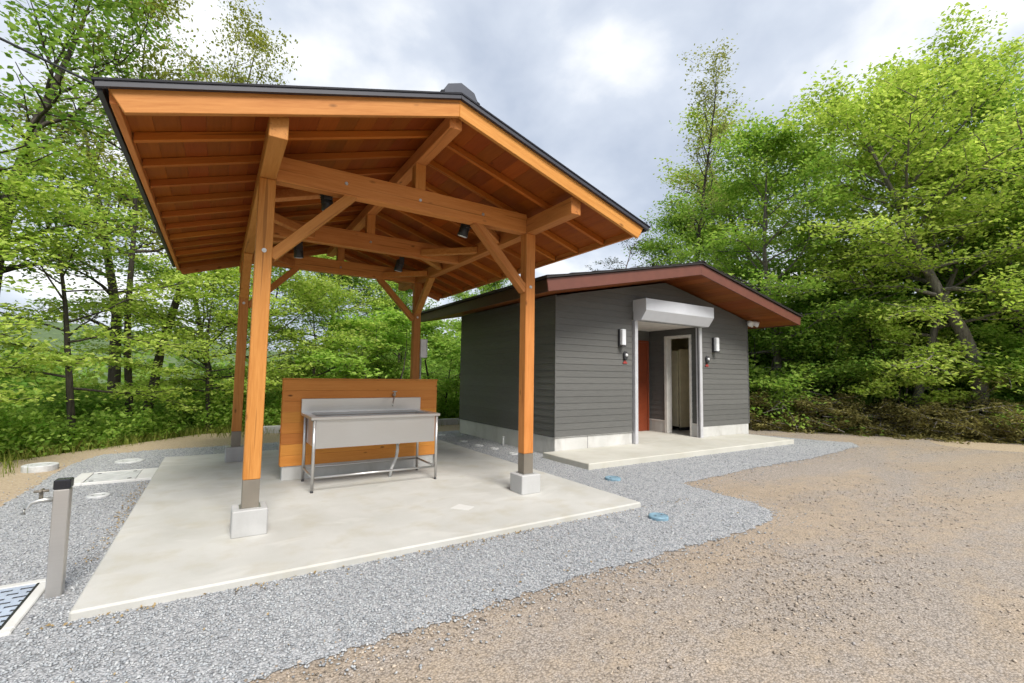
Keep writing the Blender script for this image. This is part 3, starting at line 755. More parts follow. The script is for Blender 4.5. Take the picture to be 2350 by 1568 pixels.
while z < 2.70:
    z1 = min(z+PITCHB-.0012, 2.735)
    x_b, x_t, x_i = BX-.003, BX+.005, BX+.0195
    V = [(x_b, BY-.004, z), (x_i, BY-.004, z), (x_i, BY+BD, z), (x_b, BY+BD, z), (x_t, BY+.004, z1), (x_i, BY+.004, z1), (x_i, BY+BD, z1), (x_t, BY+BD, z1)]
    board_mesh('siding_board', wl_, V)
    x_b, x_t, x_i = BX+BL+.004, BX+BL-.007, BX+BL-.0195
    V = [(x_i, BY+.02, z), (x_b, BY+.02, z), (x_b, BY+BD, z), (x_i, BY+BD, z), (x_i, BY+.02, z1), (x_t, BY+.02, z1), (x_t, BY+BD, z1), (x_i, BY+BD, z1)]
    board_mesh('siding_board', wr_, V)
    z += PITCHB
# drip flashing under the boards
part_box('drip_flashing', bld, 'plinth_concrete', BX-.012, BX+U0-.052, BY-.014, BY+.02, 0.2695, 0.2715, 0) 
part_box('drip_flashing', bld, 'dark_skirt', BX-.012, BX+.019, BY+.021, BY+BD, 0.2695, 0.2715, 0)
# corner posts
part_box('corner_trim', bld, 'siding', BX-.010, BX+.010, BY-.010, BY+.010, 0.272, 2.73, 0.002)
part_box('corner_trim', bld, 'siding', BX+BL-.010, BX+BL+.010, BY-.010, BY+.012, 0.272, 2.73, 0.002)

# roof
YF, YB = 5.516, BY+BD+.834-.05
OV = 0.792; XL, XR = BX-OV, BX+BL+OV; XM = BX+BL/2
def bz(xx, base): return base-0.198*abs(xx-XM)
for s in (-1, 1):
    xa, xb = XM+s*.001, XM+s*(BL/2+OV-.03)
    # soffit boards
    ns = 18
    sof = part_prism('soffit', bld, 'soffit', [(xa, bz(xa, 3.345)), (xb, bz(xb, 3.345)), (xb, bz(xb, 3.37)), (xa, bz(xa, 3.37))][::s], 'y', YF+.03, YB-.03)
    for i in range(ns):
        d0 = .002+i*(BL/2+OV-.034)/ns; d1 = (i+1)*(BL/2+OV-.034)/ns - .003
        x0_, x1_ = XM+s*d0, XM+s*d1; lo, hi = min(x0_, x1_), max(x0_, x1_)
        V = [(lo, YF+.031, bz(lo, 3.331)), (hi, YF+.031, bz(hi, 3.331)), (hi, YB-.031, bz(hi, 3.331)), (lo, YB-.031, bz(lo, 3.331)),
             (lo, YF+.031, bz(lo, 3.344)), (hi, YF+.031, bz(hi, 3.344)), (hi, YB-.031, bz(hi, 3.344)), (lo, YB-.031, bz(lo, 3.344))]
        part_hex('soffit_board', sof, 'soffit', V, 0.0015)
    for y0, y1 in ((YF, YF+.029), (YB-.029, YB)):
        q = [(xa, 3.315), (XM+s*(BL/2+OV-.01), bz(XM+s*(BL/2+OV-.01), 3.315)), (XM+s*(BL/2+OV+.02), bz(XM+s*(BL/2+OV+.02), 3.315)+.195), (xa, 3.515)]
        part_prism('gable_fascia', bld, 'fascia_brown', q if s > 0 else q[::-1], 'y', y0, y1, 0.003)
    xe = XM+s*(BL/2+OV-.028); ze = bz(xe, 3.315)
    q = [(xe, ze-.002), (xe+s*.026, ze-.002), (xe+s*.026, ze+.19), (xe, ze+.19)]
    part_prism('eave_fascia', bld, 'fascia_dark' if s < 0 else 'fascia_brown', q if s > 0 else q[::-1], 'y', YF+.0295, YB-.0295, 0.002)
    q = [(xa, 3.52), (XM+s*(BL/2+OV+.05), bz(XM+s*(BL/2+OV+.05), 3.52)), (XM+s*(BL/2+OV+.05), bz(XM+s*(BL/2+OV+.05), 3.52)+.028), (xa, 3.548)]
    rs = part_prism('roof_sheet', bld, 'roof_dark', q if s > 0 else q[::-1], 'y', YF-.035, YB+.035)
    for i in range(8):
        d0 = i*(BL/2+OV+.05)/8; d1 = (i+1)*(BL/2+OV+.05)/8
        x0_, x1_ = XM+s*d0, XM+s*d1; lo, hi = min(x0_, x1_), max(x0_, x1_)
        k0 = .012 if s > 0 else .002; k1 = .002 if s > 0 else .012
        if s > 0: k0, k1 = .003, .016
        else: k0, k1 = .016, .003
        V = [(lo, YF-.04, bz(lo, 3.5485)), (hi, YF-.04, bz(hi, 3.5485)), (hi, YB+.04, bz(hi, 3.5485)), (lo, YB+.04, bz(lo, 3.5485)),
             (lo, YF-.04, bz(lo, 3.5485)+k0), (hi, YF-.04, bz(hi, 3.5485)+k1), (hi, YB+.04, bz(hi, 3.5485)+k1), (lo, YB+.04, bz(lo, 3.5485)+k0)]
        part_hex('roof_course', rs, 'roof_dark', V, 0)
part_prism('ridge_cap', bld, 'roof_dark', [(XM-.10, 3.535), (XM, 3.57), (XM+.10, 3.535), (XM+.10, 3.56), (XM, 3.592), (XM-.10, 3.56)], 'y', YF-.045, YB+.045)

# shutter box, guide rails
sh = part_prism('shutter_box', bld, 'shutter_metal', [(BY-.006, OT-.02), (BY-.02, OT-.02), (BY-.21, OT-.02), (BY-.34, 2.60), (BY-.34, 2.825), (BY-.006, 2.825)], 'x', BX+1.905, BX+4.005, 0.004)
part_box('end_plate', sh, 'shutter_metal', BX+1.897, BX+1.9045, BY-.338, BY-.006, 2.60, 2.822, 0)
part_box('slot', sh, 'dark_skirt', BX+1.98, BX+3.94, BY-.10, BY-.06, OT-.0225, OT-.0205, 0)
for u0, u1 in ((1.905, 1.985), (3.90, 3.985)):
    gr = part_box('guide_rail', bld, 'rail_metal', BX+u0, BX+u1, BY-.055, BY+.045, FZ+.001, OT-.021, 0.003)
    part_box('groove', gr, 'dark_skirt', BX+(u1 if u0 < 3 else u0-.0012), BX+(u1+.0012 if u0 < 3 else u0), BY-.02, BY+.005, FZ+.003, OT-.025, 0)
# recess: ceiling, side walls with boards, back wall with brown door
part_box('recess_ceiling', bld, 'ceiling_white', BX+U0-.05, BX+U1+.05, BY+.02, BY+VR, OT-.003, OT-.0005, 0)
part_box('recess_wall', bld, 'siding', BX+U0-.05, BX+U0-.002, BY+.121, BY+VR+.1, FZ+.001, OT-.004, 0)
DV0, DV1, DT = 0.20, 0.93, 2.285
UR = U1-.012                    # face of the right recess wall
rw = part_box('recess_wall', bld, 'siding', BX+UR+.012, BX+U1+.10, BY+DV1, BY+VR+.1, FZ+.001, OT-.004, 0)
rw2 = part_box('recess_wall', bld, 'siding', BX+UR+.012, BX+U1+.10, BY+.121, BY+DV0, FZ+.001, OT-.004, 0)
rw3 = part_box('recess_wall', bld, 'siding', BX+UR+.012, BX+U1+.10, BY+DV0+.001, BY+DV1-.001, DT, OT-.004, 0)
z = 0.33
while z < OT-.02:
    z1 = min(z+PITCHB-.003, OT-.005)
    for par, v0, v1, zmin in ((rw, DV1+.001, VR-.001, 0), (rw2, .05, DV0-.001, 0), (rw3, DV0, DV1, DT)):
        if z < zmin: continue
        xo, xt, xi = BX+UR-.004, BX+UR+.005, BX+UR+.0115
        V = [(xo, BY+v0, z), (xi, BY+v0, z), (xi, BY+v1, z), (xo, BY+v1, z), (xt, BY+v0, z1), (xi, BY+v0, z1), (xi, BY+v1, z1), (xt, BY+v1, z1)]
        board_mesh('siding_board', par, V)
    z += PITCHB
for v0, v1, par in ((DV1+.001, VR-.001, rw), (.05, DV0-.001, rw2)):
    part_box('skirting', par, 'plinth_concrete', BX+UR-.012, BX+UR+.0118, BY+v0, BY+v1, FZ+.001, 0.30, 0.002)
    part_box('skirting_cap', par, 'door_frame', BX+UR-.018, BX+UR+.0118, BY+v0, BY+v1, 0.301, 0.327, 0.002)
bw = part_box('recess_wall', bld, 'siding', BX+U0-.001, BX+UR+.011, BY+VR, BY+VR+.1, FZ+.001, OT-.004, 0)
bd = part_box('back_door', bld, 'door_red', BX+2.95, BX+3.86, BY+VR-.022, BY+VR-.001, FZ+.004, 2.15, 0.003)
for a, b in ((2.90, 2.949), (3.861, 3.91)):
    part_box('jamb', bd, 'door_red', BX+a, BX+b, BY+VR-.04, BY+VR-.001, FZ+.002, 2.20, 0.003)
part_box('door_head', bd, 'door_red', BX+2.95, BX+3.86, BY+VR-.04, BY+VR-.001, 2.152, 2.20, 0.003)
part_tube('handle', bd, 'bolt_metal', [(BX+3.0, BY+VR-.06, .95), (BX+3.0, BY+VR-.06, 1.25)], 0.012, 8)
df = part_box('door_jamb', bld, 'door_frame', BX+UR-.03, BX+U1+.13, BY+DV1-.075, BY+DV1, FZ+.001, DT, 0.004)
part_box('door_jamb', bld, 'door_frame', BX+UR-.03, BX+U1+.13, BY+DV0, BY+DV0+.05, FZ+.001, DT, 0.004)
part_box('door_head', bld, 'door_frame', BX+UR-.03, BX+U1+.13, BY+DV0+.051, BY+DV1-.076, DT-.06, DT, 0.004)
# washroom behind the doorway
IX0, IX1, IY0, IY1 = BX+U1+.10, BX+BL-.125, BY+.125, BY+BD-.125
part_box('room_floor', bld, 'plinth_concrete', IX0-.12, IX1, IY0, IY1, 0.0205, FZ-.002, 0)
part_box('room_ceiling', bld, 'ceiling_white', IX0-.02, IX1, IY0, IY1, 2.46, 2.48, 0)
for nm, a in (('room_wall', (IX0, IX1, IY1-.03, IY1)), ('room_wall', (IX0, IX1, IY0, IY0+.02)), ('room_wall', (IX0, IX0+.012, IY0+.021, BY+DV0-.001)), ('room_wall', (IX0, IX0+.012, BY+DV1+.001, IY1-.031))):
    rwl = part_box(nm, bld, 'beige_panel', a[0], a[1], a[2], a[3], FZ, 2.459, 0)
# right room wall with a window opening
part_box('room_wall', bld, 'beige_panel', IX1-.03, IX1-.001, IY0+.021, IY1-.031, FZ, 2.459, 0)
for k_, vv in enumerate((1.02, 1.52)):
    pt = part_box('booth_panel', bld, 'beige_panel', IX0+.55, IX1-.032, BY+vv, BY+vv+.035, 0.12, 2.02, 0.003)
    part_box('booth_foot', pt, 'dark_skirt', IX0+.56, IX1-.05, BY+vv+.004, BY+vv+.031, FZ, 0.118, 0)
part_box('skirting', bld, 'dark_skirt', IX0+.013, IX1-.031, IY1-.045, IY1-.0305, FZ, 0.30, 0)
part_box('skirting', bld, 'dark_skirt', IX1-.046, IX1-.0305, IY0+.03, IY1-.05, FZ, 0.30, 0)
bp = part_box('booth_door', bld, 'beige_panel', IX0+.50, IX0+.54, BY+1.06, BY+1.50, 0.14, 1.98, 0.003)
part_box('door_edge', bp, 'dark_skirt', IX0+.498, IX0+.502, BY+1.501, BY+1.515, 0.14, 1.98, 0)

# wall lamps, oval units, floodlight on the building
def wall_lamp(u, label):
    x = BX+u; y = BY-.005
    t = thing('wall_lamp', label, 'wall lamp', (x, y, 1.88), 'wall lamps beside the restroom entrance')
    part_box('back_plate', t, 'dark_plastic', x-.055, x+.055, y-.045, y, 1.895, 2.225, 0.006)
    part_box('cover', t, 'lamp_cover', x-.048, x+.048, y-.12, y-.0455, 1.915, 2.222, 0.012)
    part_box('foot_trim', t, 'dark_plastic', x-.05, x+.05, y-.122, y-.0455, 1.893, 1.9145, 0.004)
wall_lamp(1.545, 'white upright wall lamp left of the shutter entrance')
wall_lamp(4.46, 'white upright wall lamp right of the shutter entrance')
def oval_unit(u, label):
    x = BX+u; y = BY-.006
    t = thing('wall_sensor', label, 'wall sensor', (x, y, 1.55), 'oval units beside the restroom entrance')
    bm = bmesh.new(); O = org(t); n = 20
    rings = []
    for dy, sx, sz in ((0, .052, .088), (-.03, .052, .088), (-.042, .042, .078)):
        rings.append([bm.verts.new((sx*math.cos(2*math.pi*k/n), dy, 1.725-O.z+sz*math.sin(2*math.pi*k/n))) for k in range(n)])
    for A, B in zip(rings, rings[1:]):
        for k in range(n): bm.faces.new((A[k], A[(k+1) % n], B[(k+1) % n], B[k]))
    bm.faces.new(rings[0][::-1]); bm.faces.new(rings[-1])
    obj('housing', bm_mesh('housing', bm, 'dark_plastic', False), t)
    part_tube('dome', t, 'white_plastic', [(x, y-.0425, 1.735), (x, y-.060, 1.735), (x, y-.068, 1.735)], [0.034, 0.028, 0.012], 14)
    part_prism('red_tag', t, 'red_plastic', [(x-.055, 1.575), (x+.055, 1.575), (x+.055, 1.60), (x+.028, 1.605), (x+.026, 1.632), (x-.026, 1.632), (x-.028, 1.605), (x-.055, 1.60)], 'y', y-.012, y-.001)
oval_unit(1.672, 'dark oval wall unit with red tag left of the shutter entrance')
oval_unit(4.205, 'dark oval wall unit with red tag right of the shutter entrance')
t = thing('flood_light', 'white twin sensor floodlight under the right eave of the grey building', 'floodlight', (BX+BL+.01, BY-.02, 2.5))
fx, fy, fz = BX+BL+.02, BY-.02, 2.66
part_box('base', t, 'white_plastic', fx-.03, fx+.05, fy-.05, fy+.012, fz-.05, fz+.05, 0.01)
part_tube('sensor', t, 'white_plastic', [(fx+.01, fy-.05, fz-.03), (fx+.01, fy-.08, fz-.08), (fx+.01, fy-.09, fz-.11)], [0.022, 0.036, 0.024], 12)
for s in (-1, 1):
    h_ = part_tube('lamp_head', t, 'white_plastic', [(fx+.01+s*.05, fy-.04, fz+.02), (fx+.01+s*.10, fy-.07, fz), (fx+.01+s*.16, fy-.15, fz-.05)], [0.025, 0.05, 0.072], 14)
    part_tube('lens', h_, 'lamp_glass', [(fx+.01+s*.1605, fy-.151, fz-.0505), (fx+.01+s*.164, fy-.157, fz-.053)], [0.066, 0.062], 14)

# ------------------------------------------------------------------ yard fittings
t = thing('standpipe', 'square steel water standpipe with black cap and side tap', 'standpipe', (-.765, 3.93, GZ))
part_box('pillar', t, 'stainless_pillar', -.802, -.728, 3.893, 3.967, -.12, 0.585, 0.004)
part_box('cap', t, 'cap_black', -.805, -.725, 3.890, 3.970, 0.586, 0.645, 0.006)
tp = part_tube('tap', t, 'bolt_metal', [(-.80, 3.93, .525), (-.86, 3.93, .525), (-.90, 3.93, .515), (-.925, 3.93, .49), (-.935, 3.93, .455)], [0.014, 0.015, 0.013, 0.012, 0.014], 10)
part_tube('stem', tp, 'shoe_metal', [(-.862, 3.93, .53), (-.862, 3.93, .575)], 0.010, 8)
part_tube('cross_bar', tp, 'shoe_metal', [(-.895, 3.93, .58), (-.829, 3.93, .58)], 0.008, 8)
part_tube('cross_bar', tp, 'shoe_metal', [(-.862, 3.897, .584), (-.862, 3.963, .584)], 0.008, 8)

t = thing('drain_basin', 'concrete drain basin with slotted steel grate below the standpipe', 'drain', (-1.15, 3.87, GZ))
gx0, gx1, gy0, gy1 = -1.42, -.885, 3.53, 4.17
zt = -0.035
for a in ((gx0-.07, gx1+.055, gy0-.06, gy0), (gx0-.07, gx1+.055, gy1, gy1+.06), (gx0-.07, gx0, gy0+.0005, gy1-.0005), (gx1, gx1+.055, gy0+.0005, gy1-.0005)):
    part_box('rim', t, 'rim_concrete', *a, -.3, zt, 0.006)
part_box('pit_floor', t, 'black_metal', gx0, gx1, gy0, gy1, -.3, -.26, 0)
part_box('frame_bar', t, 'black_metal', gx1-.011, gx1-.001, gy0+.002, gy1-.002, -.06, zt-.001, 0)
O = org(t); bm = bmesh.new(); bw_, bl_ = 0.085, 0.066
nx = int((gx1-.014-gx0)/bw_); ny = int((gy1-gy0-.004)/bl_)
for j in range(ny+1):
    y = gy0+.004+j*bl_
    add_box(bm, gx0+.002-O.x, gx1-.013-O.x, y-O.y, y+.034-O.y, zt-.007-O.z, zt-.003-O.z)
    for i in range(nx+1):
        x = gx0+.004+(i+(j % 2)*.5)*bw_
        if x+.033 > gx1-.014 or j == ny: continue
        add_box(bm, x-O.x, x+.033-O.x, y+.0341-O.y, y+bl_-.0001-O.y, zt-.0068-O.z, zt-.0032-O.z)
o = obj('grate', bm_mesh('grate', bm, 'galvanised'), t); o['kind'] = 'stuff'

t = thing('access_hatch', 'square steel hatch in a concrete collar beside the slab', 'hatch', (-1.03, 7.75, GZ))
for a in ((-1.42, -1.29, 7.40, 8.10), (-.79, -.622, 7.40, 8.10), (-1.2895, -.7905, 7.40, 7.44), (-1.2895, -.7905, 8.06, 8.10)):
    part_box('collar', t, 'rim_concrete', *a, -.2, -.022, 0.005)
pn = part_box('plate', t, 'lid_grey', -1.284, -.796, 7.446, 8.054, -.06, -.026, 0.004)
for a in ((-1.22, 7.51), (-.86, 7.51), (-1.22, 7.99), (-.86, 7.99)):
    part_tube('key_hole', pn, 'dark_skirt', [(a[0], a[1], -.0262), (a[0], a[1], -.0235)], 0.022, 12)

def lid(name, x, y, r, z0, z1, mat, label, cat, group=None, ring=True):
    t = thing(name, label, cat, (x, y, GZ), group); O = org(t)
    bm = bmesh.new(); lathe(bm, [(r*.98, z0-O.z), (r, z1-.008-O.z), (r-.008, z1-O.z), (r*.80, z1-O.z), (r*.78, z1-.004-O.z), (r*.06, z1-.003-O.z)], (0, 0, 0), 32)
    c = obj('cover', bm_mesh('cover', bm, mat), t)
    for s in (-1, 1):
        part_box('key_slot', c, 'dark_skirt', x+s*r*.45-.012, x+s*r*.45+.012, y-.006, y+.006, z1-.0035, z1-.0015, 0)
lid('manhole_cover', -1.97, 8.83, .185, GZ-.05, 0.02, 'lid_grey', 'thick pale round cover standing proud of the soil at far left', 'cover')
lid('manhole_cover', -1.04, 8.98, .172, GZ-.05, -.028, 'lid_grey', 'pale round cover flush in gravel behind the steel hatch', 'cover')
lid('manhole_cover', -1.02, 6.69, .10, GZ-.05, -.028, 'lid_grey', 'small pale round cover in gravel in front of the steel hatch', 'cover')
lid('valve_cover', 4.53, 4.59, .105, GZ-.05, -.018, 'blue_lid', 'blue round cover in gravel near the entrance apron', 'cover', 'blue covers in the gravel')
lid('valve_cover', 3.70, 3.13, .095, GZ-.05, -.018, 'blue_lid', 'blue round cover in gravel in front of the pavilion slab corner', 'cover', 'blue covers in the gravel')
ordw = ['farthest', 'second farthest', 'middle', 'second nearest', 'nearest']
for (x, y), o_ in zip(((4.31, 9.71), (4.33, 8.63), (4.33, 7.98), (4.41, 7.53), (4.42, 6.89)), ordw):
    lid('inspection_cover', x, y, .085, GZ-.05, -.03, 'lid_grey', f'small pale round cover beside the building side wall, {o_} of five', 'cover', 'small covers along the side wall')
t = thing('vent_pipe', 'short grey pipe standing in gravel beside the building side wall', 'pipe', (4.80, 7.85, GZ))
part_tube('pipe', t, 'lid_grey', [(4.80, 7.85, -.12), (4.80, 7.85, .10)], 0.018, 10)
part_tube('cap', t, 'lid_grey', [(4.80, 7.85, .1005), (4.80, 7.85, .12)], 0.024, 10)

# ------------------------------------------------------------------ vegetation
class Tree:
    def __init__(s, seed):
        s.r = np.random.default_rng(seed); s.V = []; s.F = []; s.nv = 0; s.LC = []; s.LD = []
    def tube(s, P, rad, n):
        P = np.asarray(P); rad = np.asarray(rad)
        T = np.gradient(P, axis=0); T /= np.linalg.norm(T, axis=1)[:, None]+1e-9
        a = np.where(np.abs(T[:, 2:3]) < .9, np.array([[0, 0, 1.]]), np.array([[1., 0, 0]]))
        S = np.cross(T, a); S /= np.linalg.norm(S, axis=1)[:, None]+1e-9; U = np.cross(S, T)
        th = np.arange(n)*2*np.pi/n
        ring = P[:, None]+rad[:, None, None]*(S[:, None]*np.cos(th)[None, :, None]+U[:, None]*np.sin(th)[None, :, None])
        k = len(P); I = s.nv+np.arange(k*n).reshape(k, n)
        F = np.stack([I[:-1], np.roll(I[:-1], -1, 1), np.roll(I[1:], -1, 1), I[1:]], -1).reshape(-1, 4)
        s.V.append(ring.reshape(-1, 3)); s.F.append(F); s.nv += k*n
    def path(s, p, d, L, n, wander, lift):
        P = [np.array(p, float)]; d = np.array(d, float); d /= np.linalg.norm(d)
        for i in range(n):
            d = d+s.r.normal(0, wander, 3); d[2] += lift; d /= np.linalg.norm(d)
            P.append(P[-1]+d*L/n)
        return np.array(P)
def at(P, t):
    f = t*(len(P)-1); i = min(int(f), len(P)-2); return P[i]+(P[i+1]-P[i])*(f-i), P[i+1]-P[i]
def make_tree(name, seed, H, Rad, first=.3, nl=22, nsub=6, ntw=5, nleaf=16, lsize=.075, flat=.4, lean=(0, 0), elev=(15, 60), wander=.07,
              r0=None, spread=.22, bark_m='bark_dark', leaf_m='leaf_green', forks=1, shape='round', droop=-.03, narrow=.45):
    T = Tree(seed); r = T.r; r0 = r0 or (.012*H+.03)
    trunks = []
    for k in range(forks):
        d = np.array([lean[0], lean[1], 1.0])
        if forks > 1:
            a = k*2*np.pi/forks+.5; d[:2] += .22*np.array([np.cos(a), np.sin(a)])
        P = T.path((0, 0, -.4), d, H*(1 if k == 0 else r.uniform(.75, .95)), 12, wander*.6, .04)
        P[0] = (0, 0, -.5)
        rad = r0*(1 if k == 0 else .75)*(1-np.linspace(0, 1, 13)**1.15*.93); rad[0] *= 1.35
        T.tube(P, rad, 8); trunks.append((P, rad))
    ga = r.uniform(0, 6.28)
    lc = []; 
    for P, rad in trunks:
        for i in range(nl//forks):
            t = first+(1-first)*(i+r.uniform(.1, .9))/(nl//forks); q = (t-first)/(1-first)
            p, td = at(P, min(t, .985)); ga += 2.4+r.normal(0, .3)
            if shape == 'round': prof = (math.sin(math.pi*min(1, .22+.72*q)))**.7
            elif shape == 'cone': prof = 1.02-q*.9
            else: prof = .75+.25*math.sin(3*q)
            L = Rad*prof*r.uniform(.7, 1.12); el = R(elev[0]+(elev[1]-elev[0])*q+r.normal(0, 8))
            d = np.array([math.cos(ga)*math.cos(el), math.sin(ga)*math.cos(el), math.sin(el)])
            B = T.path(p, d, L, 7, wander*1.3, droop)
            rb = max(.008, np.interp(t, np.linspace(0, 1, 13), rad)*.55)
            T.tube(B, rb*(1-np.linspace(0, 1, 8)*.85), 5)
            for j in range(nsub):
                s_ = .25+.75*(j+r.random())/nsub; pp, bd_ = at(B, min(s_, .99)); bd_ = bd_/np.linalg.norm(bd_)
                side = np.cross(bd_, (0, 0, 1)); side /= np.linalg.norm(side)+1e-9
                sg = 1 if j % 2 else -1
                dd = bd_*r.uniform(.5, 1)+side*sg*r.uniform(.4, 1)+np.array([0, 0, r.normal(.05, .22)])
                SL_ = L*narrow*(1.15-.6*s_)*r.uniform(.7, 1.2)+.12
                Sb = T.path(pp, dd, SL_, 4, wander*1.6, droop)
                T.tube(Sb, max(.005, rb*.32)*(1-np.linspace(0, 1, 5)*.7), 4)
                for k in range(ntw):
                    tt = (k+r.random())/ntw; c, sd_ = at(Sb, min(.99, tt)); sd_ = sd_/np.linalg.norm(sd_)
                    c = c+r.normal(0, 1, 3)*np.array([.5, .5, .25])*spread
                    n = max(3, int(nleaf*r.uniform(.5, 1.4)))
                    C = c+r.normal(0, 1, (n, 3))*np.array([spread, spread, spread*flat])
                    T.LC.append(C)
    C = np.concatenate(T.LC); n = len(C)
    return T, C, lsize, leaf_m, bark_m, name
def np_mesh(name, V, F, mat, smooth=False):
    F = np.asarray(F); k = F.shape[1]
    me = bpy.data.meshes.new(name)
    me.vertices.add(len(V)); me.vertices.foreach_set('co', np.asarray(V, np.float32).ravel())
    me.loops.add(F.size); me.loops.foreach_set('vertex_index', F.astype(np.int32).ravel())
    me.polygons.add(len(F)); me.polygons.foreach_set('loop_start', (np.arange(len(F))*k).astype(np.int32))
    if smooth: me.polygons.foreach_set('use_smooth', np.ones(len(F), bool))
    me.update(calc_edges=True); me.materials.append(MATS[mat]); return me
def leaf_mesh(name, C, size, mat, seed, tilt=.62, aspect=.72):
    r = np.random.default_rng(seed); n = len(C)
    N = np.stack([r.normal(0, tilt, n), r.normal(0, tilt, n), np.ones(n)], -1); N /= np.linalg.norm(N, axis=1)[:, None]
    a = r.uniform(0, 2*np.pi, n); A = np.stack([np.cos(a), np.sin(a), np.zeros(n)], -1)
    U = A-N*(A*N).sum(1)[:, None]; U /= np.linalg.norm(U, axis=1)[:, None]; W_ = np.cross(N, U)
    s = (size*r.uniform(.6, 1.35, n))[:, None]
    fold = N*s*.14
    V = np.stack([C-U*s, C+W_*s*aspect*.8-U*s*.1+fold, C+U*s-fold*1.2, C-W_*s*aspect*.8-U*s*.1+fold], 1).reshape(-1, 3)
    F = np.arange(4*n).reshape(n, 4)
    return np_mesh(name, V, F, mat)
PROTO = {}
def proto(key, **kw):
    T, C, ls, lm, bm_, nm = make_tree(key, **kw)
    PROTO[key] = (np_mesh('trunk', np.concatenate(T.V), np.concatenate(T.F), bm_, True), leaf_mesh('crown', C, ls, lm, kw['seed']+1), float(np.percentile(C[:, 2], 99.3)))
def plant_tree(key, x, y, H, label, name='broadleaf_tree', rot=None, leaf=None, group=None, wide=1.0, cat='tree'):
    tm, cm, h0 = PROTO[key]
    z = float(gh(x, y)); t = thing(name, label, cat, (x, y, z), group)
    s = H/h0; t.scale = (s*wide, s*wide, s); t.rotation_euler = (0, 0, rot if rot is not None else random.uniform(0, 6.28))
    a = obj('trunk', tm, t)
    if leaf:
        co_ = obj('crown', cm, t); co_.material_slots[0].link = 'OBJECT'; co_.material_slots[0].material = MATS[leaf]
    else: obj('crown', cm, t)
    return t
proto('maple_a', seed=1, H=6.0, Rad=2.6, first=.28, nl=24, nsub=7, ntw=5, nleaf=16, lsize=0.05, flat=.22, elev=(8, 50), spread=0.18, leaf_m='leaf_lime', bark_m='bark_dark', r0=.075, forks=1)
proto('maple_b', seed=2, H=10., Rad=3.6, first=.30, nl=30, nsub=8, ntw=5, nleaf=26, lsize=0.058, flat=.28, elev=(10, 55), spread=0.22, leaf_m='leaf_lime', bark_m='bark_dark', lean=(-.12, .05))
proto('maple_c', seed=14, H=10., Rad=3.8, first=.40, nl=28, nsub=8, ntw=5, nleaf=26, lsize=.058, flat=.28, elev=(12, 55), spread=.22, leaf_m='leaf_lime', bark_m='bark_grey', lean=(-.22, .02), r0=.21, wander=.09)
proto('sparse', seed=3, H=12., Rad=3.3, first=.42, nl=26, nsub=7, ntw=4, nleaf=24, lsize=0.055, flat=.4, elev=(20, 60), spread=.24, leaf_m='leaf_olive', bark_m='bark_dark', forks=2, wander=.09)
proto('thin', seed=4, H=11., Rad=2.2, first=.35, nl=22, nsub=6, ntw=4, nleaf=14, lsize=0.05, flat=.5, elev=(25, 60), spread=.22, leaf_m='leaf_mid', bark_m='bark_dark', wander=.08)
proto('bushy', seed=5, H=8., Rad=3.0, first=.14, nl=30, nsub=8, ntw=5, nleaf=26, lsize=0.056, flat=.4, elev=(8, 60), spread=0.25, leaf_m='leaf_green', bark_m='bark_dark')
proto('bushy_b', seed=6, H=9., Rad=3.1, first=.18, nl=30, nsub=8, ntw=5, nleaf=24, lsize=0.056, flat=.32, elev=(6, 55), spread=0.25, leaf_m='leaf_green', bark_m='bark_grey', wander=.09)
proto('slim', seed=7, H=13., Rad=1.7, first=.55, nl=26, nsub=5, ntw=4, nleaf=7, lsize=0.05, flat=.8, elev=(48, 72), spread=.16, leaf_m='leaf_pale', bark_m='bark_dark', shape='flat', wander=.09, droop=.04, r0=.13)
proto('pine', seed=8, H=10., Rad=2.2, first=.35, nl=26, nsub=6, ntw=3, nleaf=9, lsize=.05, flat=.5, elev=(5, 40), spread=.13, leaf_m='needle', bark_m='bark_red', shape='flat', wander=.09)
proto('small', seed=9, H=4., Rad=1.9, first=.12, nl=20, nsub=7, ntw=4, nleaf=22, lsize=.055, flat=.28, elev=(5, 50), spread=.19, leaf_m='leaf_green', bark_m='bark_dark', forks=3, r0=.05)
proto('small_b', seed=10, H=3.5, Rad=1.8, first=.10, nl=20, nsub=7, ntw=4, nleaf=24, lsize=.05, flat=.4, elev=(5, 60), spread=.20, leaf_m='leaf_mid', bark_m='bark_dark', forks=3, r0=.045)
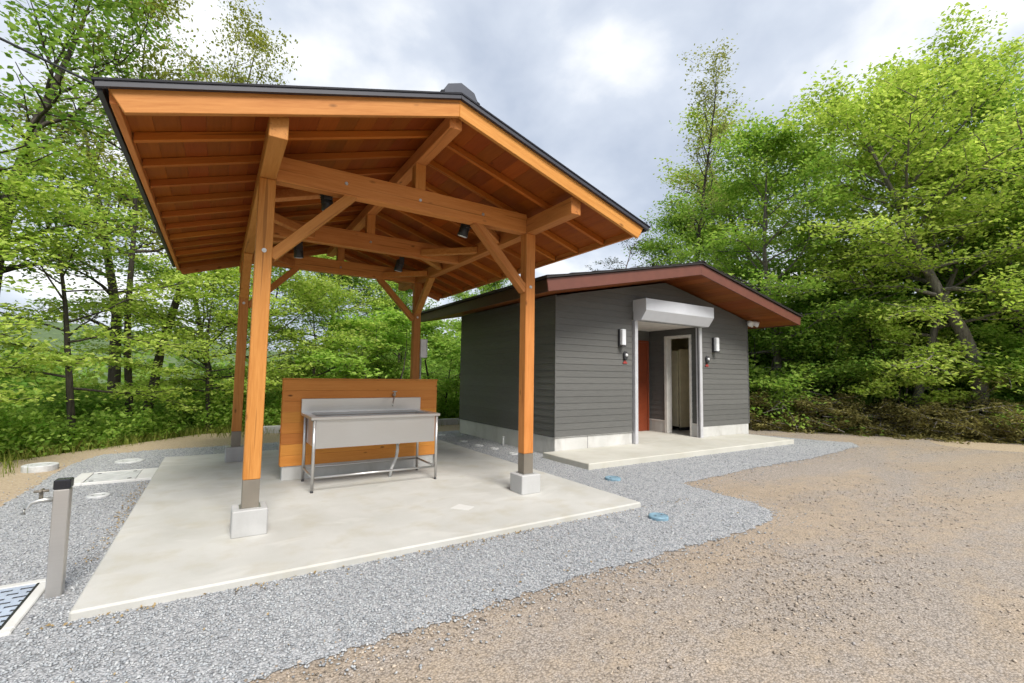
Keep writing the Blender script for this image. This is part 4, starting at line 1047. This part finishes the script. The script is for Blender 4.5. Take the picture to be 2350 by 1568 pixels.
NEAR = [
 ('maple_a', -2.1, 11.2, 5.4, 'bright lime maple leaning over the slope at far left, nearest to the pavilion', 'maple_tree', 1.0, None, 1.05),
 ('sparse', -1.55, 13.4, 11.2, 'tall forked tree with thin yellow-green crown above the pavilion left eave', 'broadleaf_tree', .4, 'leaf_olive', .66),
 ('thin', -3.6, 11.2, 10.0, 'tall thin-leaved tree with dark limbs at the upper left corner', 'broadleaf_tree', 2.2, 'leaf_mid', 1.35),
 ('thin', -2.2, 15.8, 10.2, 'slender upright tree showing between the left eave and the corner tree', 'broadleaf_tree', 4.0, 'leaf_pale', 1.1),
 ('maple_b', 0.35, 18.0, 8.8, 'lime tree seen just left of the two left pavilion posts', 'broadleaf_tree', 1.0, 'leaf_green', 1.0),
 ('maple_a', 0.9, 14.2, 5.6, 'small lime maple seen right behind the back left pavilion post', 'maple_tree', 3.0, 'leaf_lime', 1.15),
 ('maple_b', 2.9, 18.4, 8.6, 'lime tree behind the pavilion, over the left end of the plank wall', 'broadleaf_tree', 2.5, 'leaf_lime', 1.0),
 ('bushy_b', 4.1, 17.0, 7.2, 'grey-trunked tree behind the pavilion, over the middle of the plank wall', 'broadleaf_tree', 0.6, 'leaf_green', .95),
 ('bushy', 5.9, 17.6, 6.6, 'dense dark green tree behind the right end of the plank wall', 'broadleaf_tree', 3.9, 'leaf_mid', 1.0),
 ('small', 6.2, 13.8, 3.6, 'bright green bush between the plank wall and the grey building', 'bush', 1.9, 'leaf_green', 1.2),
 ('bushy', 10.7, 19.2, 7.4, 'green tree seen between the pavilion eave and the building roof', 'broadleaf_tree', 2.0, 'leaf_green', 1.0),
 ('thin', -5.6, 15.0, 9.4, 'thin-leaved tree at the left border behind the lime maple', 'broadleaf_tree', 5.0, 'leaf_green', 1.3),
 ('maple_a', -3.9, 9.6, 4.6, 'small lime maple cut by the left border', 'maple_tree', 4.4, 'leaf_lime', 1.1),
 ('maple_a', -0.1, 12.9, 4.0, 'lime maple low on the slope left of the back left post', 'maple_tree', 2.0, 'leaf_lime', 1.25),
 ('maple_a', 2.3, 14.6, 4.8, 'lime maple behind the left half of the plank wall', 'maple_tree', 5.2, 'leaf_lime', 1.2),
 ('small', 4.3, 13.9, 3.6, 'leafy bush behind the right half of the plank wall', 'bush', .9, 'leaf_green', 1.3),
 # right wood edge
 ('slim', 13.9, 9.7, 11.9, 'tall slim pale-leaved tree rising behind the grey building ridge', 'broadleaf_tree', .3, None, 1.0),
 ('pine', 13.3, 13.6, 7.2, 'thin reddish pine behind the left slope of the building roof', 'pine_tree', .8, None, 1.0),
 ('bushy', 15.8, 12.3, 8.4, 'green bushy tree left of the slim tree, behind the building', 'broadleaf_tree', 1.2, 'leaf_green', .9),
 ('bushy_b', 14.9, 7.7, 8.4, 'round green tree with dark crooked trunk at the building right eave', 'broadleaf_tree', 2.1, 'leaf_green', 1.0),
 ('maple_b', 18.1, 7.2, 10.0, 'tall lime tree in the back row, right of the crooked trunk', 'broadleaf_tree', 3.0, 'leaf_lime', 1.0),
 ('maple_c', 16.9, 3.65, 9.4, 'large leaning lime tree with thick trunk near the right border', 'broadleaf_tree', -.17, 'leaf_lime', 1.05),
 ('bushy_b', 15.9, 4.9, 8.1, 'lime tree with grey trunk left of the large leaning tree', 'broadleaf_tree', 4.2, 'leaf_lime', 1.0),
 ('maple_b', 18.2, 1.7, 9.8, 'lime tree cut by the right border', 'broadleaf_tree', 5.2, 'leaf_green', 1.0),
 ('bushy', 17.8, 11.2, 9.6, 'mid green tree just right of the slim pale tree', 'broadleaf_tree', 5.6, 'leaf_green', .9),
 ('sparse', 19.9, 9.3, 11.9, 'loose yellow-green tree in the back row above the crooked trunk', 'broadleaf_tree', 2.6, 'leaf_lime', 1.2),
 ('maple_b', 19.3, 5.3, 10.8, 'tallest lime tree of the right wood, in its back row', 'broadleaf_tree', .9, 'leaf_lime', .95),
 ('bushy', 18.7, 3.2, 8.1, 'dark green tree in the back row at the right border', 'broadleaf_tree', 4.8, 'leaf_mid', 1.0),
 ('small', 13.9, 8.1, 4.0, 'low leafy tree against the right end wall of the building', 'bush', 2.2, 'leaf_green', 1.0),
 ('small_b', 14.9, 6.8, 3.4, 'low dark bush at the wood edge right of the building', 'bush', 0.2, 'leaf_mid', 1.1),
 ('small', 15.6, 5.1, 3.5, 'low tree with pale sprays left of the thick leaning trunk', 'bush', 1.2, 'leaf_lime', .85),
 ('small_b', 16.9, 2.6, 2.9, 'bright low bush at the right border under the leaning tree', 'bush', 3.2, 'leaf_green', 1.1),
]
for key, x, y, H, lab, nm, rot, leaf, wide in NEAR:
    plant_tree(key, x, y, H, lab, nm, rot, leaf, None, wide, 'bush' if nm == 'bush' else ('pine tree' if nm == 'pine_tree' else 'tree'))

# undergrowth: one uncountable mass each side
def mass(name, pts, size, mat, label, seed, n_per, spread, lean=.9):
    r = np.random.default_rng(seed); L = []
    for x, y, hgt in pts:
        z = float(gh(x, y)); n = int(n_per*r.uniform(.7, 1.3)*max(.5, hgt))
        u = r.normal(0, 1, (n, 3)); u /= np.linalg.norm(u, axis=1)[:, None]
        rad = r.random((n, 1))**.4
        q = u*rad*np.array([spread, spread, hgt*.5]); q[:, 2] += hgt*.48
        q += 0.12*np.sin(q[:, [1, 2, 0]]*9+seed+x)
        L.append(q+np.array([x, y, z]))
    C = np.concatenate(L)
    o = obj(name, leaf_mesh(name, C, size, mat, seed, .8)); tag(o, label, None, None, 'stuff'); return o
rng = random.Random(8)
def left_band(n, d0, d1, h0, h1, seed):
    r = random.Random(seed); out = []
    while len(out) < n:
        x = r.uniform(-9, 11); y = r.uniform(3.5, 22)
        d = float(drop(np.array(x), np.array(y)))
        az = math.degrees(math.atan2(x, y))
        if d0 < d < d1 and -32 < az < 36: out.append((x, y, r.uniform(h0, h1)))
    return out
mass('undergrowth', left_band(120, .55, 3.0, .5, 1.25, 1), .045, 'leaf_green', 'bright green undergrowth along the edge of the left slope', 31, 650, .55)
mass('thicket', left_band(130, 1.8, 8, 1.0, 2.2, 2), .065, 'leaf_mid', 'darker green thicket filling the slope behind the yard', 32, 700, .8)
mass('thicket', left_band(60, 5, 11, 1.5, 3.2, 5), .085, 'leaf_lime', 'lime green thicket lower down the slope behind the yard', 35, 520, 1.0)
r_ = random.Random(3)
def right_pt(off0, off1):
    yv = r_.uniform(-1.0, 13.0)
    xe = 13.0+ (7.6-yv)*.66 if yv > 3 else 16.0
    if yv > 7.6: xe = 13.0
    return xe+r_.uniform(off0, off1), yv
pts = []
for i in range(70):
    x, y = right_pt(1.1, 3.6); pts.append((x, y, r_.uniform(.6, 1.7)))
mass('understorey', pts, .055, 'leaf_mid', 'dark green understorey at the foot of the right wood', 41, 620, .7)
pts = []
for i in range(110):
    x, y = right_pt(3, 12); pts.append((x, y, r_.uniform(2.5, 7.0)))
mass('wood_interior', pts, .12, 'leaf_mid', 'dark leafy mass inside the wood on the right', 42, 150, 1.5)
# brush piles: cut cedar branches along the wood edge
def brush_pile(x, y, lx, ly, h, rot, label, seed):
    r = np.random.default_rng(seed); t = thing('brush_pile', label, 'brush pile', (x, y, GZ), 'brush piles along the wood edge'); t.rotation_euler = (0, 0, rot)
    T = Tree(seed)
    for i in range(130):
        p = np.array([r.normal(0, lx*.42), r.normal(0, ly*.4), 0]); p[2] = h*r.random()*max(0.1, 1-(p[0]/lx)**2-(p[1]/ly)**2)
        a = r.uniform(0, 6.28); d = np.array([math.cos(a), math.sin(a), r.normal(0.05, .3)])
        L = r.uniform(.4, 1.2); P = T.path(p, d, L, 4, .12, -.03); P[:, 2] = np.maximum(P[:, 2], .01); T.tube(P, .016*(1-np.linspace(0, 1, 5)*.8), 4)
        for k in range(9):
            c, _ = at(P, .15+.85*r.random()); C = c+r.normal(0, 1, (13, 3))*np.array([.09, .09, .05]); C[:, 2] = np.maximum(C[:, 2], .01); T.LC.append(C)
    obj('branches', np_mesh('branches', np.concatenate(T.V), np.concatenate(T.F), 'bark_grey', True), t)
    obj('needles', leaf_mesh('needles', np.concatenate(T.LC), .05, 'brush', seed, 1.0, .3), t)
brush_pile(12.95, 7.75, 1.5, .9, 0.94, -.9, 'brown brush pile beside the right end of the building', 51)
brush_pile(14.0, 6.1, 1.5, .9, 0.81, -.85, 'long low brush pile in the middle of the wood edge', 52)
brush_pile(14.95, 4.75, 1.5, .9, 0.94, -1.1, 'brush pile left of the thick leaning trunk', 53)
brush_pile(15.75, 3.3, 1.6, 1.0, .95, -1.4, 'largest brush pile under the leaning tree near the right border', 54)
brush_pile(16.2, 1.5, 1.5, 1.0, .9, -1.5, 'brush pile at the right border', 55)
# grass fringe
def grass(name, pts, hgt, mat, label, seed):
    r = np.random.default_rng(seed); n = len(pts); P = np.array(pts); z = gh(P[:, 0], P[:, 1])
    h = hgt*r.uniform(.4, 1.3, n); a = r.uniform(0, 6.28, n); wv = .004
    B = np.stack([P[:, 0], P[:, 1], z-.01], -1); S = np.stack([np.cos(a), np.sin(a), 0*a], -1)*wv
    b = r.normal(0, .35, (n, 2))*h[:, None]; Tp = B+np.stack([b[:, 0], b[:, 1], h], -1)
    Mp = B+np.stack([b[:, 0]*.35, b[:, 1]*.35, h*.6], -1)
    V = np.stack([B-S, B+S, Mp+S*.8, Tp, Mp-S*.8], 1).reshape(-1, 3); F = np.arange(5*n).reshape(n, 5)
    o = obj(name, np_mesh(name, V, F, mat)); tag(o, label, None, None, 'stuff')
rg = np.random.default_rng(61)
x = rg.uniform(-6, 9.5, 120000); y = rg.uniform(4, 15, 120000); d = drop(x, y)
edge = 0.9*(np.sin(x*1.9)+np.sin(y*2.3+1))*.25
near = np.maximum(np.maximum((-2.3-.22*np.maximum(0, 9-y))-x, y-11.5), (y-x-11.9)/1.414)+edge
k = (near > 0) & (d < 2.4) & (rg.random(len(x)) < np.clip(near*.8, 0, .55))
grass('grass', list(zip(x[k], y[k])), .20, 'grass', 'grass fringe along the edge of the left slope', 62)
pts = []
for i in range(16000):
    yv = rg.uniform(-1, 9); xe = 13.0+(7.6-yv)*.66 if yv > 3 else 16.0
    if yv > 7.6: xe = 13.0
    pts.append((xe+rg.normal(-.15, .22)-.1, yv))
grass('grass', pts, .09, 'grass', 'thin grass fringe at the foot of the brush piles', 63)
# dead leaves along the slab edge and yard
n = 900; x = rg.uniform(-1.6, 4.6, n); y = np.where(rg.random(n) < .7, 3.47-np.abs(rg.normal(0, .05, n)), rg.uniform(2.6, 3.45, n))
x2 = rg.normal(-.62-.03, .03, 260)-np.abs(rg.normal(0, .05, 260)); y2 = rg.uniform(4.3, 7.3, 260)
wgt = rg.random(n) < (.25+.75*(np.abs(x+.38) < .14)+.5*(np.abs(x-1.9) < .5))
X_ = np.concatenate([x[wgt], x2]); Y_ = np.concatenate([y[wgt], y2])
kk = off_slabs(X_, Y_, .006)
C = np.stack([X_[kk], Y_[kk], np.full(kk.sum(), GZ+.024)], -1)
o = obj('leaf_litter', leaf_mesh('leaf_litter', C, .010, 'dry', 66, .5)); tag(o, 'dry brown leaf litter caught along the slab edge', None, None, 'stuff')

# far wood in the valley and hills
def far_wood():
    r = np.random.default_rng(71); L = []
    for i in range(800):
        d = r.uniform(26, 120); az = R(r.uniform(-40, 40)); x, y = d*math.sin(az), d*math.cos(az)
        if x > 12 and y < 30: continue
        z = float(gh(x, y)); h = r.uniform(3.5, 6.5); n = int(340*max(.25, 30/d))
        u = r.normal(0, 1, (n, 3)); u /= np.linalg.norm(u, axis=1)[:, None]
        q = u*(r.random((n, 1))**.35)*np.array([h*.42, h*.42, h*.5]); L.append(q+np.array([x, y, z+h*.5]))
    C = np.concatenate(L)
    o = obj('valley_wood', leaf_mesh('valley_wood', C, .24, 'leaf_mid', 72, .8)); tag(o, 'far green wood in the valley behind the yard', None, None, 'stuff')
far_wood()
def hills():
    V = []; F = []; n = 140; prof = [(260, -14), (330, 8), (420, 30), (520, 46), (640, 30)]
    r = np.random.default_rng(81); ph = r.uniform(0, 6.28, 8)
    for i in range(n):
        a = 2*math.pi*i/n; k = .62+sum(.09*math.sin((j+2)*a+ph[j]) for j in range(6))
        for d, h in prof: V.append((d*math.sin(a), d*math.cos(a), -9+(h+9)*k if h > 0 else h))
    m_ = len(prof)
    for i in range(n):
        for j in range(m_-1): F.append((i*m_+j, ((i+1) % n)*m_+j, ((i+1) % n)*m_+j+1, i*m_+j+1))
    b = NB('hill_wood'); nz = b.noise(b.pos(), .25, 5, .7)
    b.bsdf(b.ramp(nz, [(.3, (.06, .09, .045)), (.7, (.13, .18, .08))]), .95, 0, None, .1); MATS['hill'] = b.m
    o = obj('hills', mesh_from('hills', V, F, 'hill', True)); tag(o, 'low wooded hills on the horizon', None, None, 'structure')
hills()
